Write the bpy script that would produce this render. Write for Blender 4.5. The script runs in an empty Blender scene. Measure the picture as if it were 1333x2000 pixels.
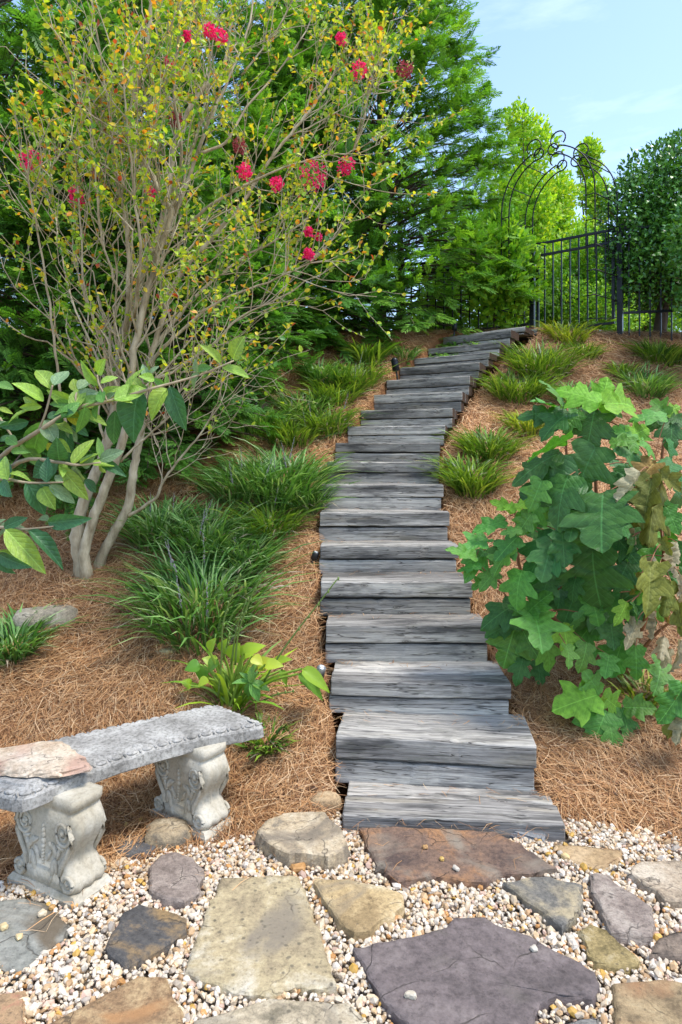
import bpy, bmesh, math, random
import numpy as np
from mathutils import Vector, Matrix

random.seed(11)
rng = np.random.default_rng(11)
R = math.radians
PI = math.pi
sc = bpy.context.scene
COL = sc.collection

# ------------------------------------------------------------------ camera, sky, sun, exposure
HC, YH, F, CX = 1.55, 900.0, 1300.0, 666.5          # eye height, horizon row, focal length in photo pixels, centre column
cam_d = bpy.data.cameras.new('camera')
cam = bpy.data.objects.new('camera', cam_d); COL.objects.link(cam)
cam.location = (0, 0, HC); cam.rotation_euler = (R(90), 0, 0)
cam_d.sensor_fit = 'VERTICAL'; cam_d.sensor_height = 36; cam_d.sensor_width = 24
cam_d.lens = F / 2000 * 36; cam_d.shift_y = -(1000 - YH) / 2000
cam_d.clip_start = 0.05; cam_d.clip_end = 500
sc.camera = cam

SUN_AZ, SUN_EL = R(112), R(66)                      # azimuth clockwise from +Y (away from the camera)
sun_dir = Vector((math.sin(SUN_AZ) * math.cos(SUN_EL), math.cos(SUN_AZ) * math.cos(SUN_EL), math.sin(SUN_EL)))
w = bpy.data.worlds.new('World'); sc.world = w; w.use_nodes = True
nt = w.node_tree; nt.nodes.clear()
out = nt.nodes.new('ShaderNodeOutputWorld'); bg = nt.nodes.new('ShaderNodeBackground')
sky = nt.nodes.new('ShaderNodeTexSky'); sky.sky_type = 'NISHITA'; sky.sun_disc = False
sky.sun_elevation = SUN_EL; sky.sun_rotation = SUN_AZ
sky.air_density = 1.0; sky.dust_density = 1.2; sky.ozone_density = 1.3
tc = nt.nodes.new('ShaderNodeTexCoord'); mp = nt.nodes.new('ShaderNodeMapping')
mp.inputs['Scale'].default_value = (1.2, 1.2, 5.0)
nz = nt.nodes.new('ShaderNodeTexNoise'); nz.inputs['Scale'].default_value = 2.2; nz.inputs['Detail'].default_value = 7; nz.inputs['Roughness'].default_value = 0.62
cr = nt.nodes.new('ShaderNodeValToRGB'); cr.color_ramp.elements[0].position = 0.5; cr.color_ramp.elements[1].position = 0.85
cr.color_ramp.elements[1].color = (0.13, 0.13, 0.13, 1)
mx = nt.nodes.new('ShaderNodeMix'); mx.data_type = 'RGBA'
mx.inputs[7].default_value = (11.0, 11.2, 11.5, 1)
nt.links.new(tc.outputs['Generated'], mp.inputs['Vector']); nt.links.new(mp.outputs[0], nz.inputs['Vector'])
nt.links.new(nz.outputs['Fac'], cr.inputs['Fac']); nt.links.new(cr.outputs['Color'], mx.inputs[0])
nt.links.new(sky.outputs[0], mx.inputs[6]); nt.links.new(mx.outputs[2], bg.inputs['Color'])
bg.inputs['Strength'].default_value = 0.145
nt.links.new(bg.outputs[0], out.inputs['Surface'])
sl = bpy.data.lights.new('sun', 'SUN'); sl.energy = 1.5; sl.angle = R(14); sl.color = (1.0, 0.955, 0.88)
so = bpy.data.objects.new('sun', sl); COL.objects.link(so)
so.rotation_euler = (-sun_dir).to_track_quat('-Z', 'Y').to_euler()
vs = sc.view_settings
vs.view_transform = 'Standard'; vs.look = 'None'; vs.gamma = 1; vs.use_curve_mapping = False
vs.exposure = 1.45
cy = sc.cycles
cy.max_bounces = 8; cy.diffuse_bounces = 6; cy.glossy_bounces = 2; cy.transmission_bounces = 4; cy.transparent_max_bounces = 4
cy.use_denoising = True
cy.caustics_reflective = False; cy.caustics_refractive = False

# ------------------------------------------------------------------ helpers
def at(px, py, d):
    return np.array([(px - CX) / F * d, d, HC - (py - YH) / F * d])

class MB:
    """collects vertices, faces and colours; build() links them as ONE mesh object"""
    def __init__(s): s.v = []; s.l = []; s.t = []; s.c = []; s.n = 0
    def add(s, v, f, c=None):
        v = np.asarray(v, float).reshape(-1, 3); s.v.append(v)
        if isinstance(f, np.ndarray):
            s.l.append((f + s.n).ravel()); s.t.append(np.full(len(f), f.shape[1]))
        else:
            for q in f: s.l.append(np.asarray(q) + s.n); s.t.append(np.array([len(q)]))
        if c is None: c = (1, 1, 1)
        c = np.asarray(c, float)
        if c.ndim == 1: c = np.tile(c, (len(v), 1))
        s.c.append(c); s.n += len(v)
        return s
    def inst(s, tv, tf, M, loc, cols, tint=None):
        """copies of a template: M (k,3,3), loc (k,3), cols (k,3); tint (n,) or (n,3) multiplies the colour per template vertex"""
        k, n = len(M), len(tv)
        if not k: return s
        V = np.einsum('kij,nj->kni', M, tv) + loc[:, None]
        Fc = (tf[None] + (np.arange(k) * n)[:, None, None]).reshape(-1, tf.shape[1])
        C = np.repeat(cols[:, None, :], n, 1)
        if tint is not None:
            tt = np.asarray(tint)
            C = C * (tt[None, :, None] if tt.ndim == 1 else tt[None])
        return s.add(V.reshape(-1, 3), Fc, C.reshape(-1, 3))
    def build(s, name, mat, parent=None, smooth=True, loc=None):
        V = np.concatenate(s.v); L = np.concatenate(s.l).astype(np.int32); T = np.concatenate(s.t).astype(np.int32)
        off = np.array(parent.location) if parent is not None and parent.type == 'EMPTY' else (np.zeros(3) if loc is None else np.array(loc))
        if parent is not None and parent.type != 'EMPTY':
            off = np.array(parent.location) + (np.array(parent.parent.location) if parent.parent else 0)
        V = V - off
        me = bpy.data.meshes.new(name)
        me.vertices.add(len(V)); me.vertices.foreach_set('co', V.astype(np.float32).ravel())
        me.loops.add(len(L)); me.loops.foreach_set('vertex_index', L)
        me.polygons.add(len(T)); st = np.concatenate([[0], np.cumsum(T)[:-1]]).astype(np.int32)
        me.polygons.foreach_set('loop_start', st)
        try: me.polygons.foreach_set('loop_total', T)
        except Exception: pass
        me.polygons.foreach_set('use_smooth', np.full(len(T), bool(smooth)))
        a = me.color_attributes.new('Col', 'FLOAT_COLOR', 'POINT')
        C = np.concatenate(s.c); C4 = np.ones((len(C), 4), np.float32); C4[:, :3] = C
        a.data.foreach_set('color', C4.ravel())
        me.update(calc_edges=True); me.validate()
        me.materials.append(mat)
        o = bpy.data.objects.new(name, me); COL.objects.link(o)
        if parent is not None: o.parent = parent
        elif loc is not None: o.location = loc
        return o

def tag(o, label=None, cat=None, group=None, kind=None):
    if label: o['label'] = label
    if cat: o['category'] = cat
    if group: o['group'] = group
    if kind: o['kind'] = kind
    return o
def empty(name, loc, label, cat, group=None):
    o = bpy.data.objects.new(name, None); COL.objects.link(o); o.location = tuple(float(a) for a in loc)
    o.empty_display_size = 0.1
    return tag(o, label, cat, group)

def norm(a):
    a = np.asarray(a, float); return a / (np.linalg.norm(a, axis=-1, keepdims=True) + 1e-12)
def frames(y, z):
    """rotation matrices whose columns are x, y (along y), z (close to z); arrays (k,3)"""
    y = norm(y); x = norm(np.cross(y, z)); z = np.cross(x, y)
    return np.stack([x, y, z], -1)
def tube(pts, rad, n=6, cap=True):
    pts = np.asarray(pts, float); m = len(pts); rad = np.broadcast_to(np.asarray(rad, float), (m,))
    t = np.gradient(pts, axis=0); t = norm(t)
    ref = np.array([0, 0, 1.0]) if abs(t[:, 2]).mean() < 0.85 else np.array([1.0, 0.13, 0])
    a = norm(np.cross(t, ref)); b = np.cross(a, t)
    ang = np.arange(n) * 2 * PI / n
    V = pts[:, None] + rad[:, None, None] * (np.cos(ang)[None, :, None] * a[:, None] + np.sin(ang)[None, :, None] * b[:, None])
    i = np.arange(m - 1)[:, None] * n; j = np.arange(n)[None]; k = (np.arange(n)[None] + 1) % n
    Fq = np.stack([i + j, i + k, i + n + k, i + n + j], -1).reshape(-1, 4)
    V = V.reshape(-1, 3)
    fl = [tuple(q) for q in Fq]
    if cap: fl += [tuple(range(n))[::-1], tuple(range((m - 1) * n, m * n))]
    return V, (Fq if not cap else fl)
def smooth_path(p, k=6):
    """Catmull-Rom through the points"""
    p = np.asarray(p, float)
    if len(p) < 3: return np.linspace(p[0], p[-1], k + 1)
    q = np.vstack([2 * p[0] - p[1], p, 2 * p[-1] - p[-2]]); o = []
    for i in range(1, len(q) - 2):
        for t in np.arange(k) / k:
            o.append(0.5 * ((2 * q[i]) + (q[i + 1] - q[i - 1]) * t + (2 * q[i - 1] - 5 * q[i] + 4 * q[i + 1] - q[i + 2]) * t * t + (3 * q[i] - q[i - 1] - 3 * q[i + 1] + q[i + 2]) * t ** 3))
    o.append(p[-1]); return np.array(o)
def box(mb, c, s, rot=None, col=None):
    v = np.array([[x, y, z] for x in (-.5, .5) for y in (-.5, .5) for z in (-.5, .5)]) * np.array(s)
    if rot is not None: v = v @ np.asarray(rot).T
    f = [(0, 1, 3, 2), (4, 6, 7, 5), (0, 4, 5, 1), (2, 3, 7, 6), (0, 2, 6, 4), (1, 5, 7, 3)]
    return mb.add(v + np.array(c), f, col)
def rotz(a):
    c, s_ = math.cos(a), math.sin(a); return np.array([[c, -s_, 0], [s_, c, 0], [0, 0, 1.0]])

def wave2(x, y, seed=0):
    r = np.random.default_rng(seed); s = 0
    for k in range(7):
        f = 0.8 * 1.6 ** k; a = r.uniform(0, 2 * PI); p = r.uniform(0, 2 * PI)
        s = s + np.sin((x * math.cos(a) + y * math.sin(a)) * f + p) / 1.5 ** k
    return s

# ------------------------------------------------------------------ materials
def mat_new(name):
    m = bpy.data.materials.new(name); m.use_nodes = True
    t = m.node_tree; b = t.nodes['Principled BSDF']; return m, t, b
def N(t, typ, **kw):
    n = t.nodes.new(typ)
    for k, v in kw.items():
        if k in n.inputs: n.inputs[k].default_value = v
        else: setattr(n, k, v)
    return n
def ramp(t, stops, fac):
    n = t.nodes.new('ShaderNodeValToRGB'); e = n.color_ramp.elements
    while len(e) < len(stops): e.new(0.5)
    for i, (p, c) in enumerate(stops):
        e[i].position = p; e[i].color = (*c, 1) if len(c) == 3 else c
    t.links.new(fac, n.inputs['Fac']); return n.outputs['Color']
def mixc(t, fac, a, b, mode='MIX'):
    n = t.nodes.new('ShaderNodeMix'); n.data_type = 'RGBA'; n.blend_type = mode
    for sock, val in ((0, fac), (6, a), (7, b)):
        if isinstance(val, bpy.types.NodeSocket): t.links.new(val, n.inputs[sock])
        elif sock == 0: n.inputs[0].default_value = val
        else: n.inputs[sock].default_value = (*val, 1)
    return n.outputs[2]
def math_n(t, op, a, b=None):
    n = t.nodes.new('ShaderNodeMath'); n.operation = op
    for i, v in enumerate((a, b)):
        if v is None: continue
        if isinstance(v, bpy.types.NodeSocket): t.links.new(v, n.inputs[i])
        else: n.inputs[i].default_value = v
    return n.outputs[0]
def bump(t, b, h, strength=0.4, dist=0.01):
    n = N(t, 'ShaderNodeBump', Strength=strength, Distance=dist); t.links.new(h, n.inputs['Height']); t.links.new(n.outputs[0], b.inputs['Normal'])
def obj_coords(t, scale=(1, 1, 1), rnd=True):
    c = t.nodes.new('ShaderNodeTexCoord'); m = N(t, 'ShaderNodeMapping', Scale=scale)
    src = c.outputs['Object']
    if rnd:
        oi = t.nodes.new('ShaderNodeObjectInfo')
        a = N(t, 'ShaderNodeVectorMath', operation='SCALE'); 
        cb = t.nodes.new('ShaderNodeCombineXYZ')
        for i in range(3): t.links.new(oi.outputs['Random'], cb.inputs[i])
        t.links.new(cb.outputs[0], a.inputs[0]); a.inputs['Scale'].default_value = 53.0
        ad = N(t, 'ShaderNodeVectorMath', operation='ADD'); t.links.new(src, ad.inputs[0]); t.links.new(a.outputs[0], ad.inputs[1]); src = ad.outputs[0]
    t.links.new(src, m.inputs['Vector']); return m.outputs[0], c

def leaf_mat(name, rough=0.45, transl=0.3, spec=0.4, tcol=(1.3, 1.25, 0.5), base=None, veins=False, vary=0.0, vein_col=(0.25, 0.42, 0.12)):
    m, t, b = mat_new(name)
    if base is None:
        at_ = N(t, 'ShaderNodeAttribute', attribute_name='Col'); c = at_.outputs['Color']
    else:
        rgb = N(t, 'ShaderNodeRGB'); rgb.outputs[0].default_value = (*base, 1); c = rgb.outputs[0]
        at_ = N(t, 'ShaderNodeAttribute', attribute_name='Col'); c = mixc(t, 1.0, c, at_.outputs['Color'], 'MULTIPLY')
    if vary:
        oi = t.nodes.new('ShaderNodeObjectInfo')
        hs = N(t, 'ShaderNodeHueSaturation')
        t.links.new(math_n(t, 'ADD', math_n(t, 'MULTIPLY', oi.outputs['Random'], vary * 0.08), 0.5 - vary * 0.055), hs.inputs['Hue'])
        r2 = math_n(t, 'FRACT', math_n(t, 'MULTIPLY', oi.outputs['Random'], 37.7))
        t.links.new(math_n(t, 'ADD', math_n(t, 'MULTIPLY', r2, vary * 1.0), 1 - vary * 0.5), hs.inputs['Value'])
        t.links.new(c, hs.inputs['Color']); c = hs.outputs[0]
    if veins:
        co = t.nodes.new('ShaderNodeTexCoord'); sp = t.nodes.new('ShaderNodeSeparateXYZ'); t.links.new(co.outputs['Object'], sp.inputs[0])
        ax = math_n(t, 'ABSOLUTE', sp.outputs[0])
        v = math_n(t, 'SUBTRACT', sp.outputs[1], math_n(t, 'MULTIPLY', ax, 0.85))
        fr = math_n(t, 'FRACT', math_n(t, 'MULTIPLY', v, 8.0))
        d = math_n(t, 'ABSOLUTE', math_n(t, 'SUBTRACT', fr, 0.5))
        side = math_n(t, 'LESS_THAN', d, 0.05); mid = math_n(t, 'LESS_THAN', ax, 0.012)
        mk = math_n(t, 'MAXIMUM', math_n(t, 'MULTIPLY', side, 0.32), math_n(t, 'MULTIPLY', mid, 0.7))
        nz_ = N(t, 'ShaderNodeTexNoise', Scale=9.0, Detail=4.0); t.links.new(co.outputs['Object'], nz_.inputs['Vector'])
        c = mixc(t, 1.0, c, ramp(t, [(0.3, (0.72, 0.74, 0.72)), (0.7, (1.2, 1.16, 1.1))], nz_.outputs['Fac']), 'MULTIPLY')
        c = mixc(t, mk, c, vein_col)
        vo = N(t, 'ShaderNodeTexVoronoi', Scale=26.0, feature='DISTANCE_TO_EDGE'); t.links.new(co.outputs['Object'], vo.inputs['Vector'])
        h = math_n(t, 'ADD', math_n(t, 'MINIMUM', math_n(t, 'MULTIPLY', d, 2.2), 0.6), math_n(t, 'MULTIPLY', math_n(t, 'MINIMUM', vo.outputs['Distance'], 0.25), 1.2))
        bump(t, b, h, 0.40, 0.005)
    t.links.new(c, b.inputs['Base Color']); b.inputs['Roughness'].default_value = rough
    b.inputs['Specular IOR Level'].default_value = spec
    tr = t.nodes.new('ShaderNodeBsdfTranslucent'); t.links.new(mixc(t, 1.0, c, tcol, 'MULTIPLY'), tr.inputs['Color'])
    ms = t.nodes.new('ShaderNodeMixShader'); ms.inputs[0].default_value = transl
    o = t.nodes['Material Output']; t.links.new(b.outputs[0], ms.inputs[1]); t.links.new(tr.outputs[0], ms.inputs[2]); t.links.new(ms.outputs[0], o.inputs['Surface'])
    return m

def simple_mat(name, col, rough=0.6, metal=0.0, nscale=0, var=0.25, bumps=0.0):
    m, t, b = mat_new(name); b.inputs['Roughness'].default_value = rough; b.inputs['Metallic'].default_value = metal
    if nscale:
        v, _ = obj_coords(t); n = N(t, 'ShaderNodeTexNoise', Scale=nscale, Detail=6.0, Roughness=0.65); t.links.new(v, n.inputs['Vector'])
        c = ramp(t, [(0.3, tuple(x * (1 - var) for x in col)), (0.7, tuple(min(1, x * (1 + var)) for x in col))], n.outputs['Fac'])
        t.links.new(c, b.inputs['Base Color'])
        if bumps: bump(t, b, n.outputs['Fac'], bumps, 0.01)
    else: b.inputs['Base Color'].default_value = (*col, 1)
    return m

def wood_mat():
    m, t, b = mat_new('weathered_timber')
    v, c = obj_coords(t, (1.0, 1.0, 1.0))
    def mapped(s):
        q = N(t, 'ShaderNodeMapping', Scale=s); t.links.new(v, q.inputs['Vector']); return q.outputs[0]
    # growth rings running along the length, bent by a slow noise
    wv = N(t, 'ShaderNodeTexWave', Scale=1.0, Distortion=4.0, Detail=3.0)
    wv.bands_direction = 'Z'; wv.inputs['Detail Scale'].default_value = 0.7
    t.links.new(mapped((0.12, 1.6, 2.0)), wv.inputs['Vector'])
    nf = N(t, 'ShaderNodeTexNoise', Scale=1.0, Detail=4.0, Roughness=0.7); t.links.new(mapped((3.0, 150, 150)), nf.inputs['Vector'])
    ns = N(t, 'ShaderNodeTexNoise', Scale=1.0, Detail=5.0, Roughness=0.65); t.links.new(mapped((1.9, 48, 52)), ns.inputs['Vector'])
    g = math_n(t, 'ADD', math_n(t, 'MULTIPLY', wv.outputs['Fac'], 0.16), math_n(t, 'MULTIPLY', nf.outputs['Fac'], 0.75))
    nff = N(t, 'ShaderNodeTexNoise', Scale=1.0, Detail=3.0, Roughness=0.7); t.links.new(mapped((9.0, 420, 420)), nff.inputs['Vector'])
    g = math_n(t, 'ADD', math_n(t, 'ADD', g, math_n(t, 'MULTIPLY', ns.outputs['Fac'], 0.55)), math_n(t, 'MULTIPLY', nff.outputs['Fac'], 0.20))
    col = ramp(t, [(0.55, (0.040, 0.038, 0.038)), (0.70, (0.135, 0.133, 0.132)), (0.86, (0.235, 0.235, 0.235)), (1.05, (0.36, 0.355, 0.34))], g)
    # damp stains and algae, drawn out along the grain
    st = N(t, 'ShaderNodeTexNoise', Scale=1.0, Detail=5.0, Roughness=0.65); t.links.new(mapped((1.8, 9, 11)), st.inputs['Vector'])
    col = mixc(t, ramp(t, [(0.50, (0, 0, 0)), (0.64, (0.8, 0.8, 0.8))], st.outputs['Fac']), col, (0.036, 0.037, 0.040))
    gr = N(t, 'ShaderNodeTexNoise', Scale=1.0, Detail=6.0, Roughness=0.7); t.links.new(mapped((6.0, 16, 24)), gr.inputs['Vector'])
    col = mixc(t, ramp(t, [(0.56, (0, 0, 0)), (0.70, (0.45, 0.45, 0.45))], gr.outputs['Fac']), col, (0.075, 0.085, 0.058))
    br_ = N(t, 'ShaderNodeTexNoise', Scale=1.0, Detail=3.0); t.links.new(mapped((1.4, 14, 14)), br_.inputs['Vector'])
    col = mixc(t, ramp(t, [(0.58, (0, 0, 0)), (0.70, (0.35, 0.35, 0.35))], br_.outputs['Fac']), col, (0.34, 0.31, 0.25))
    oi = t.nodes.new('ShaderNodeObjectInfo'); ob = math_n(t, 'ADD', math_n(t, 'MULTIPLY', math_n(t, 'FRACT', math_n(t, 'MULTIPLY', oi.outputs['Random'], 91.7)), 0.5), 0.72)
    cb_ = t.nodes.new('ShaderNodeCombineColor')
    for q in range(3): t.links.new(ob, cb_.inputs[q])
    col = mixc(t, 1.0, col, cb_.outputs[0], 'MULTIPLY')
    # knots
    vo = N(t, 'ShaderNodeTexVoronoi', Scale=1.0); t.links.new(mapped((3.6, 9.0, 9.0)), vo.inputs['Vector'])
    kn = ramp(t, [(0.05, (1, 1, 1)), (0.13, (0, 0, 0))], vo.outputs['Distance'])
    kr = math_n(t, 'SINE', math_n(t, 'MULTIPLY', vo.outputs['Distance'], 130))
    col = mixc(t, math_n(t, 'MULTIPLY', kn, 0.7), col, ramp(t, [(0.2, (0.03, 0.028, 0.028)), (0.9, (0.20, 0.19, 0.18))], kr))
    # long checks (cracks)
    ck = N(t, 'ShaderNodeTexNoise', Scale=1.0, Detail=3.0); t.links.new(mapped((1.6, 30, 34)), ck.inputs['Vector'])
    cd = math_n(t, 'ABSOLUTE', math_n(t, 'SUBTRACT', ck.outputs['Fac'], 0.5))
    crk = ramp(t, [(0.0, (1, 1, 1)), (0.016, (0, 0, 0))], cd)
    col = mixc(t, math_n(t, 'MULTIPLY', crk, 0.85), col, (0.012, 0.012, 0.013))
    col = mixc(t, 1.0, col, (1.34, 1.27, 1.15), 'MULTIPLY')
    # brown, wet end grain
    sp = t.nodes.new('ShaderNodeSeparateXYZ'); t.links.new(c.outputs['Normal'], sp.inputs[0])
    en = ramp(t, [(0.6, (0, 0, 0)), (0.8, (1, 1, 1))], math_n(t, 'ABSOLUTE', sp.outputs[0]))
    ec = ramp(t, [(0.35, (0.03, 0.018, 0.012)), (0.7, (0.11, 0.065, 0.042))], nf.outputs['Fac'])
    col = mixc(t, en, col, ec)
    t.links.new(col, b.inputs['Base Color']); b.inputs['Roughness'].default_value = 0.82
    b.inputs['Specular IOR Level'].default_value = 0.25
    h = math_n(t, 'SUBTRACT', math_n(t, 'ADD', math_n(t, 'MULTIPLY', nf.outputs['Fac'], 0.7), math_n(t, 'MULTIPLY', wv.outputs['Fac'], 0.3)), crk)
    bump(t, b, h, 0.6, 0.006)
    return m

def stone_mat(name, cols, scale=5.0, strata=0.0, spots=0.0, bands=None):
    """cols: three linear colours; mottled by two noises"""
    m, t, b = mat_new(name)
    v, _ = obj_coords(t)
    n1 = N(t, 'ShaderNodeTexNoise', Scale=scale, Detail=7.0, Roughness=0.62, Distortion=0.6); t.links.new(v, n1.inputs['Vector'])
    n2 = N(t, 'ShaderNodeTexNoise', Scale=scale * 11, Detail=8.0, Roughness=0.8); t.links.new(v, n2.inputs['Vector'])
    f = math_n(t, 'ADD', math_n(t, 'MULTIPLY', n1.outputs['Fac'], 0.8), math_n(t, 'MULTIPLY', n2.outputs['Fac'], 0.2))
    c = ramp(t, [(0.38, cols[0]), (0.5, cols[1]), (0.62, cols[2])], f)
    c = mixc(t, 0.75, c, ramp(t, [(0.34, (0.45, 0.45, 0.45)), (0.5, (0.95, 0.95, 0.95)), (0.68, (1.3, 1.3, 1.3))], n2.outputs['Fac']), 'MULTIPLY')
    if bands:
        n3 = N(t, 'ShaderNodeTexNoise', Scale=scale * 0.55, Detail=5.0, Distortion=1.5); t.links.new(v, n3.inputs['Vector'])
        c = mixc(t, ramp(t, [(0.52, (0, 0, 0)), (0.64, (0.85, 0.85, 0.85))], n3.outputs['Fac']), c, bands)
    if spots:
        vo = N(t, 'ShaderNodeTexVoronoi', Scale=26.0); t.links.new(v, vo.inputs['Vector'])
        c = mixc(t, math_n(t, 'MULTIPLY', ramp(t, [(0.10, (1, 1, 1)), (0.2, (0, 0, 0))], vo.outputs['Distance']), spots), c, (0.09, 0.085, 0.07))
    nd = N(t, 'ShaderNodeTexNoise', Scale=scale * 1.5, Detail=5.0); t.links.new(v, nd.inputs['Vector'])
    va = N(t, 'ShaderNodeVectorMath', operation='ADD'); vs_ = N(t, 'ShaderNodeVectorMath', operation='SCALE'); vs_.inputs['Scale'].default_value = 0.16; t.links.new(nd.outputs['Color'], vs_.inputs[0]); t.links.new(v, va.inputs[0]); t.links.new(vs_.outputs[0], va.inputs[1])
    vc = N(t, 'ShaderNodeTexVoronoi', Scale=3.4, feature='DISTANCE_TO_EDGE'); t.links.new(va.outputs[0], vc.inputs['Vector'])
    ckk = math_n(t, 'MULTIPLY', ramp(t, [(0.0, (1, 1, 1)), (0.012, (0, 0, 0))], vc.outputs['Distance']), ramp(t, [(0.45, (0, 0, 0)), (0.55, (1, 1, 1))], n1.outputs['Fac']))
    c = mixc(t, math_n(t, 'MULTIPLY', ckk, 0.75), c, (0.035, 0.03, 0.025))
    # weathering films and dirt freckles
    n4 = N(t, 'ShaderNodeTexNoise', Scale=60.0, Detail=3.0); t.links.new(v, n4.inputs['Vector'])
    c = mixc(t, ramp(t, [(0.62, (0, 0, 0)), (0.72, (0.5, 0.5, 0.5))], n4.outputs['Fac']), c, (0.05, 0.045, 0.04))
    c = mixc(t, 1.0, c, (1.06, 0.99, 0.88), 'MULTIPLY')
    t.links.new(c, b.inputs['Base Color']); b.inputs['Roughness'].default_value = 0.78; b.inputs['Specular IOR Level'].default_value = 0.3
    rm = N(t, 'ShaderNodeMapping', Scale=(1, 1, 5.0)); t.links.new(v, rm.inputs['Vector'])
    n5 = N(t, 'ShaderNodeTexNoise', Scale=scale * 3.5, Detail=10.0, Roughness=0.74, Distortion=0.8); t.links.new(rm.outputs[0], n5.inputs['Vector'])
    h = math_n(t, 'SUBTRACT', math_n(t, 'ADD', n5.outputs['Fac'], math_n(t, 'MULTIPLY', n2.outputs['Fac'], 0.45)), math_n(t, 'MULTIPLY', ckk, 0.4))
    bump(t, b, h, 0.7, 0.010 + strata)
    return m

def col_mat(name, rough=0.6, spec=0.4, sss=False, nvar=0.0):
    m, t, b = mat_new(name)
    a = N(t, 'ShaderNodeAttribute', attribute_name='Col'); c = a.outputs['Color']
    if nvar:
        co = t.nodes.new('ShaderNodeTexCoord'); n = N(t, 'ShaderNodeTexNoise', Scale=60.0, Detail=4.0); t.links.new(co.outputs['Object'], n.inputs['Vector'])
        c = mixc(t, 1.0, c, ramp(t, [(0.3, (1 - nvar,) * 3), (0.7, (1 + nvar,) * 3)], n.outputs['Fac']), 'MULTIPLY')
        bump(t, b, n.outputs['Fac'], 0.25, 0.003)
    t.links.new(c, b.inputs['Base Color']); b.inputs['Roughness'].default_value = rough; b.inputs['Specular IOR Level'].default_value = spec
    return m

M_WOOD = wood_mat()
M_BARK = None
def bark_mat(name, a, b_, scale=14.0):
    m, t, b = mat_new(name); co = t.nodes.new('ShaderNodeTexCoord')
    mp_ = N(t, 'ShaderNodeMapping', Scale=(1.0, 1.0, 0.35)); t.links.new(co.outputs['Object'], mp_.inputs['Vector'])
    n = N(t, 'ShaderNodeTexNoise', Scale=scale, Detail=7.0, Roughness=0.65); t.links.new(mp_.outputs[0], n.inputs['Vector'])
    t.links.new(ramp(t, [(0.32, a), (0.66, b_)], n.outputs['Fac']), b.inputs['Base Color']); b.inputs['Roughness'].default_value = 0.75
    bump(t, b, n.outputs['Fac'], 0.5, 0.01); return m
M_MYRTLE = bark_mat('myrtle_bark', (0.20, 0.15, 0.08), (0.54, 0.46, 0.31), 16.0)
M_CBARK = bark_mat('conifer_bark', (0.05, 0.035, 0.025), (0.14, 0.095, 0.06))
M_HBARK = bark_mat('hydrangea_stem', (0.16, 0.06, 0.025), (0.36, 0.16, 0.07))
M_VBARK = bark_mat('viburnum_twig', (0.22, 0.17, 0.10), (0.40, 0.32, 0.20))
M_LEAFC = leaf_mat('foliage', 0.42, 0.42, 0.35, (1.35, 1.3, .5))
M_CONIF = leaf_mat('conifer_foliage', 0.5, 0.42, 0.3, (1.3, 1.35, 0.5))
M_GLOSS = leaf_mat('holly_foliage', 0.28, 0.15, 0.5)
M_BLADE = leaf_mat('grass_blade', 0.4, 0.3, 0.35)
M_PETAL = leaf_mat('petal', 0.6, 0.3, 0.2, (1.2, 0.9, 1.0))
M_STRAW = leaf_mat('pine_needle', 0.6, 0.1, 0.25, (1.1, 1.0, 0.9))
M_PEBBLE = col_mat('pebble', 0.5, 0.4, nvar=0.18)
M_IRON = simple_mat('black_iron', (0.006, 0.006, 0.007), 0.45, 0.0)
M_BLUEB = simple_mat('black_metal', (0.006, 0.008, 0.011), 0.32, 0.0)
for m_ in (M_IRON, M_BLUEB): m_.node_tree.nodes['Principled BSDF'].inputs['Specular IOR Level'].default_value = 0.3

# ------------------------------------------------------------------ the steps, as measured: left px, left row, right px, right row, distance, yaw
STEPS = [(671, 1590, 1105, 1611, 2.75, 5), (657, 1436, 1051, 1457, 3.03, 6.5), (646, 1329, 1000, 1337, 3.36, 3), (637, 1221, 958, 1224, 3.72, 1),
         (627, 1136, 923, 1138, 4.02, 0), (626, 1065, 896, 1067, 4.38, 1), (625, 1001, 878, 1001, 4.70, 2), (628, 947, 866, 946, 5.02, 3),
         (640, 902, 860, 901, 5.35, 5), (655, 866, 861, 864, 5.68, 9), (679, 834, 870, 829, 5.98, 14), (705, 802, 885, 797, 6.26, 18),
         (731, 770, 904, 765, 6.52, 20), (755, 741, 919, 736, 6.80, 23), (781, 717, 937, 708, 7.05, 26), (809, 700, 956, 688, 7.30, 30),
         (837, 681, 977, 668, 7.52, 32), (865, 658, 998, 644, 7.76, 33), (893, 650, 1026, 643, 7.98, 34), (918, 652, 1049, 648, 8.24, 35)]
ST = []
for (xl, yl, xr, yr, dc, yaw) in STEPS:
    h = 0.46 * math.sin(R(yaw)); dl, dr = dc + h, dc - h
    z = HC - ((yl + yr) / 2 - YH) * dc / F
    ST.append(dict(L=np.array([(xl - CX) / F * dl, dl]), Rr=np.array([(xr - CX) / F * dr, dr]), z=z, d=dc))
S_d = np.array([s['d'] for s in ST]); S_z = np.array([s['z'] for s in ST])

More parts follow.
